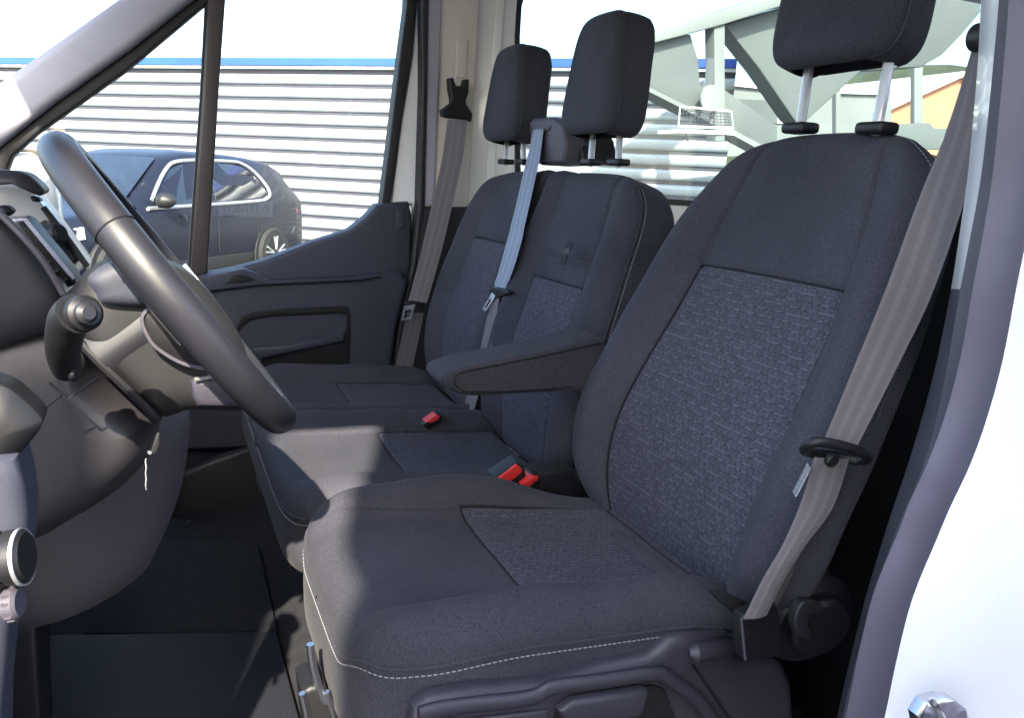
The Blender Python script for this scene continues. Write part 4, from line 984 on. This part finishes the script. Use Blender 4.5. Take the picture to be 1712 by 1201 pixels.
tube('window_trim', smooth_poly([side_pt(2.3, .03, .008), side_pt(1.2, .0, .008), side_pt(0.4, .0, .008), side_pt(0.10, .03, .008), side_pt(-0.05, .18, .008), side_pt(-0.01, .46, .008), side_pt(0.13, .74, .008), side_pt(0.33, .91, .008), side_pt(0.6, .95, .008), side_pt(1.5, .96, .008), side_pt(1.8, .90, .008), side_pt(2.2, .36, .008)], 4, False), 0.022, 'alloy', car, n=8)
def wsp(x, f):   # windscreen surface point
    g = [np.interp(x, SX, [s[k] for s in ST]) for k in range(1, 6)]
    return cp(x+0.006, g[2]*f, g[0]+0.012-abs(f)*0.016+0.010)
solid('windscreen', [wsp(1.78, -.85), wsp(1.80, 0), wsp(1.78, .85), wsp(2.1, .95), wsp(2.46, 1.0), wsp(2.48, 0), wsp(2.46, -1.0), wsp(2.1, -.95)], 'car_glass', car, np.array([0, 0, -0.008]))
for i in range(2): pass
solid('tail_lamp', [cp(-0.88, .86, 1.0), cp(-0.60, .915, 1.02), cp(-0.66, .92, .90), cp(-0.80, .90, .78), cp(-0.92, .84, .82)], 'lamp_red', car, lf*(-0.10)-hd*0.02, 0.01)
solid('headlight', [cp(3.2, .885, .84), cp(3.46, .76, .80), cp(3.50, .74, .68), cp(3.2, .90, .72)], 'lamp_clear', car, -lf*0.08, 0.01)
mr = dome3('wing_mirror', [cp(2.12+0.11*math.cos(a), 0.99, 1.09+0.085*math.sin(a)) for a in np.linspace(0, 2*math.pi, 19)[:-1]], 'car_trim', car, lf, 0.09, 0.08)
solid('sill', [cp(0.42, .925, .40), cp(2.42, .925, .40), cp(2.38, .90, .22), cp(0.46, .90, .22)], 'car_trim', car, -lf*0.06, 0.01)
for x in (1.18, 0.36): tube('door_gap', [side_pt(x, 0.0, .002), cp(x-0.01, .932, .8), cp(x-0.02, .930, .45)], 0.005, 'car_trim', car, n=6)
for x in (0.95, 1.75): solid('door_handle', [cp(x-0.1, .94, .92), cp(x+0.1, .94, .92), cp(x+0.1, .94, .89), cp(x-0.1, .94, .89)], 'car_paint', car, -lf*0.03, 0.006)
def wheel(x, y, sgn):
    c = cp(x, y, 0.35)
    disc('wheel_arch', c-lf*sgn*0.006, lf, 0.415, 0.05, 'car_trim', car, n=40, bevel=0.01)
    ty = disc('wheel', c+lf*sgn*0.01, lf, 0.35, 0.10, 'tyre', car, n=44, bevel=0.03)
    disc('rim', c+lf*sgn*0.055, lf, 0.245, 0.02, 'plastic_black', ty, n=40, bevel=0.004)
    for k in range(5):
        a = 2*math.pi*k/5+0.3
        for d in (-0.16, 0.16):
            p0 = c+lf*sgn*0.070+hd*0.055*math.cos(a)+np.array([0, 0, 0.055*math.sin(a)])
            p1 = c+lf*sgn*0.070+hd*0.235*math.cos(a+d)+np.array([0, 0, 0.235*math.sin(a+d)])
            tube('rim_spoke', [p0, p1], 0.013, 'alloy', ty, n=6)
for x in (0.0, WB):
    wheel(x, 0.915, 1); wheel(x, -0.915, -1)

# things beyond the rear side window
cn = empty('window_reflections', at(1205, 215, Y=9.0, ), 'grey green slabs standing in for reflections in the rear window glass', 'reflection')  # solid slabs stand in for reflections in the rear window glass
slab('roof_edge', [(1060, 56), (1150, 34), (1193, 22), (1300, -12), (1640, -110), (1640, -60), (1300, 12), (1212, 40), (1155, 56), (1060, 80)], 'concrete_pale', cn, Y=8.95, depth=0.6, bevel=0.02)  # upper edge of the reflection shapes
slab('reflection_mass', [(1212, 41), (1300, 14), (1640, -60), (1640, 20), (1606, 60), (1575, 92), (1540, 112), (1440, 118), (1340, 210), (1328, 200), (1270, 115)], 'outside_grey', cn, Y=9.25, depth=0.3, bevel=0.02)
slab('reflection_band', [(1060, 62), (1155, 57), (1168, 100), (1171, 142), (1212, 150), (1300, 210), (1300, 262), (1183, 196), (1060, 132)], 'outside_grey', cn, Y=9.10, depth=0.25, bevel=0.02)
slab('reflection_edge', [(1060, 132), (1183, 194), (1300, 256), (1300, 266), (1183, 203), (1060, 140)], 'concrete_pale', cn, Y=9.05, depth=0.35)
slab('post', [(1194, 22), (1212, 40), (1212, 236), (1196, 236)], 'concrete_pale', cn, Y=9.00, depth=0.2, bevel=0.01)  # upright of the reflection shapes
sg = disc('round_reflection', at(1188, 164, Y=8.9), (0, 1, 0), 0.17, 0.03, 'concrete_pale', None, n=36, bevel=0.005)  # disc stands in for a round reflection in the glass
sg['label'] = 'round pale disc standing in for a reflection in the rear window glass'; sg['category'] = 'sign'
b4 = empty('grey_building', at(1330, 215, Y=16), 'low grey green building with a small white door beyond the rear window', 'building')
slab('wall', [(1212, 140), (1330, 152), (1480, 160), (1490, 150), (1490, 240), (1212, 262)], 'concrete_pale', b4, Y=16.0, depth=5, dirv=(0, 1, 0))
slab('roof_line', [(1205, 133), (1330, 147), (1480, 150), (1480, 158), (1330, 154), (1205, 141)], 'white_render', b4, Y=15.9, depth=5.3)
slab('door', [(1300, 178), (1312, 178), (1312, 206), (1300, 206)], 'white_render', b4, Y=15.95, depth=0.2)
slab('dark_wall', [(1225, 165), (1300, 168), (1300, 206), (1225, 206)], 'outside_grey', b4, Y=15.97, depth=0.1)
b5 = empty('orange_building', at(1550, 216, Y=24), 'orange rendered building with a white sloping roof edge', 'building')
slab('wall', [(1470, 186), (1612, 124), (1760, 190), (1760, 300), (1470, 240)], 'orange_render', b5, Y=24.0, depth=10)
slab('roof_edge', [(1465, 186), (1612, 119), (1765, 186), (1765, 193), (1612, 127), (1465, 194)], 'white_render', b5, Y=23.7, depth=10.6)
for (x, l_, lab, w_, yy) in ((1402, 'slim grey post left of the orange building, before the grey wall', 'slim grey post standing before the grey building wall', 4, 14.0), (1536, '', 'thicker grey post standing before the orange building', 7, 14.0)):
    p0, p1 = at(x, 112, Y=yy), at(x, 235, Y=yy)
    po = slab('street_post', [(x-w_, 112), (x+w_, 112), (x+w_, 240), (x-w_, 240)], 'concrete_pale', None, Y=yy, depth=0.12, bevel=0.01)
    po['label'] = lab; po['category'] = 'post'
lw = slab('low_wall', [(1490, 214), (1500, 207), (1555, 205), (1562, 214), (1620, 216), (1620, 250), (1490, 250)], 'outside_grey', None, Y=13.0, depth=0.3, bevel=0.02)
lw['label'] = 'low grey wall at the foot of the orange building'; lw['category'] = 'wall'
hl = slab('hills', [(900, 200), (1300, 160), (1430, 128), (1500, 112), (1560, 108), (1620, 112), (1800, 150), (2200, 180), (2200, 330), (900, 330)], 'hill_green', None, Y=140.0, depth=60, smooth=4)
struct(hl)
# wire trolley
tr = empty('wire_trolley', at(1185, 236, Y=7.5), 'pale wire mesh trolley standing in front of the metal wall', 'trolley')
fr = [(1137, 178), (1222, 186), (1226, 214), (1134, 211)]
tube('frame', [at(x, y, Y=7.5) for x, y in fr], 0.014, 'white_render', tr, closed=True, n=6)
bm = bmesh.new()
for i in range(1, 14):
    q = i/14
    for (a, b) in (((fr[0][0]*(1-q)+fr[1][0]*q, fr[0][1]*(1-q)+fr[1][1]*q), (fr[3][0]*(1-q)+fr[2][0]*q, fr[3][1]*(1-q)+fr[2][1]*q)),):
        A_, B_ = Vector(at(*a, Y=7.5)), Vector(at(*b, Y=7.5)); d = B_-A_
        bmesh.ops.create_cone(bm, segments=4, radius1=0.004, radius2=0.004, depth=d.length, matrix=Matrix.Translation((A_+B_)/2) @ d.to_track_quat('Z', 'Y').to_matrix().to_4x4())
for i in range(1, 6):
    q = i/6; a = (fr[0][0]*(1-q)+fr[3][0]*q, fr[0][1]*(1-q)+fr[3][1]*q); b = (fr[1][0]*(1-q)+fr[2][0]*q, fr[1][1]*(1-q)+fr[2][1]*q)
    A_, B_ = Vector(at(*a, Y=7.5)), Vector(at(*b, Y=7.5)); d = B_-A_
    bmesh.ops.create_cone(bm, segments=4, radius1=0.004, radius2=0.004, depth=d.length, matrix=Matrix.Translation((A_+B_)/2) @ d.to_track_quat('Z', 'Y').to_matrix().to_4x4())
bm_obj('wire_mesh', bm, 'cladding_rib', tr, kind='stuff')
slab('shelf', [(1134, 216), (1228, 219), (1230, 226), (1134, 222)], 'white_render', tr, Y=7.48, depth=0.4, bevel=0.005)
tube('leg', [at(1146, 222, Y=7.5), at(1150, 236, Y=7.5)], 0.012, 'plastic_black', tr, n=6)
tube('leg', [at(1212, 224, Y=7.5), at(1222, 238, Y=7.5)], 0.012, 'plastic_black', tr, n=6)

# unseen truck added to shade the seats; its plate mirrors in the far glass
tk = empty('shade_truck', (0.55, -1.4, GZ), 'unseen box truck added opposite the open driver door to shade the seats', 'truck')
box('cargo_box', (0.40, -4.6, 2.15), (1.9, 5.0, 2.9), 'paint_white', tk, bevel=0.03)
box('cab', (0.40, -1.85, 1.75), (1.9, 1.1, 2.5), 'car_paint', tk, bevel=0.12, seg=4)
box('roof_fairing', (0.40, -1.85, 3.3), (1.9, 1.1, 0.66), 'paint_white', tk, bevel=0.06, seg=3)
box('cab_windscreen', (0.40, -1.30, 2.35), (1.6, 0.02, 0.8), 'car_glass', tk, bevel=0.005)
box('grille', (0.40, -1.295, 1.62), (1.3, 0.02, 0.3), 'car_trim', tk, bevel=0.005)
box('bumper', (0.40, -1.27, 0.80), (1.8, 0.16, 0.42), 'car_trim', tk, bevel=0.03)
for sx in (-0.42, 1.22):
    disc('wheel', (sx, -1.9, GZ+0.42), (1, 0, 0), 0.42, 0.25, 'tyre', tk, bevel=0.04)
    disc('wheel', (sx, -6.0, GZ+0.42), (1, 0, 0), 0.42, 0.25, 'tyre', tk, bevel=0.04)
gc = box('shade_column', (-1.17, -1.42, GZ+2.2), (0.64, 0.44, 4.4), 'white_render', None, bevel=0.02)  # unseen column added to block sun from the floor and console
gc['label'] = 'unseen square column added beside the truck to keep sun off the floor'; gc['category'] = 'column'
PLY = -1.20
pv = at(407, 349, Y=2*2.337-PLY)
pl = box('number_plate', (pv[0], PLY-0.01, pv[2]), (0.40, 0.012, 0.11), 'plate_white', tk, bevel=0.003)
box('plate_band', (pv[0]-0.183, PLY-0.003, pv[2]), (0.034, 0.003, 0.10), 'plate_blue', pl)
cu = bpy.data.curves.new('plate_text', 'FONT'); cu.body = 'P-397-KW'; cu.size = 0.092; cu.align_x = 'CENTER'; cu.align_y = 'CENTER'; cu.extrude = 0.001
tmp = bpy.data.objects.new('tmp', cu); COL.objects.link(tmp); bpy.context.view_layer.update()
me = bpy.data.meshes.new_from_object(tmp.evaluated_get(bpy.context.evaluated_depsgraph_get()))
bpy.data.objects.remove(tmp)
me.transform(Matrix.Translation(Vector((pv[0]+0.015, PLY-0.002, pv[2]))) @ Matrix.Rotation(math.pi, 4, 'Z') @ Matrix.Rotation(math.pi/2, 4, 'X') @ Matrix.Scale(0.82, 4, (1, 0, 0)))
link('plate_text', me, 'ink', pl, smooth=False)
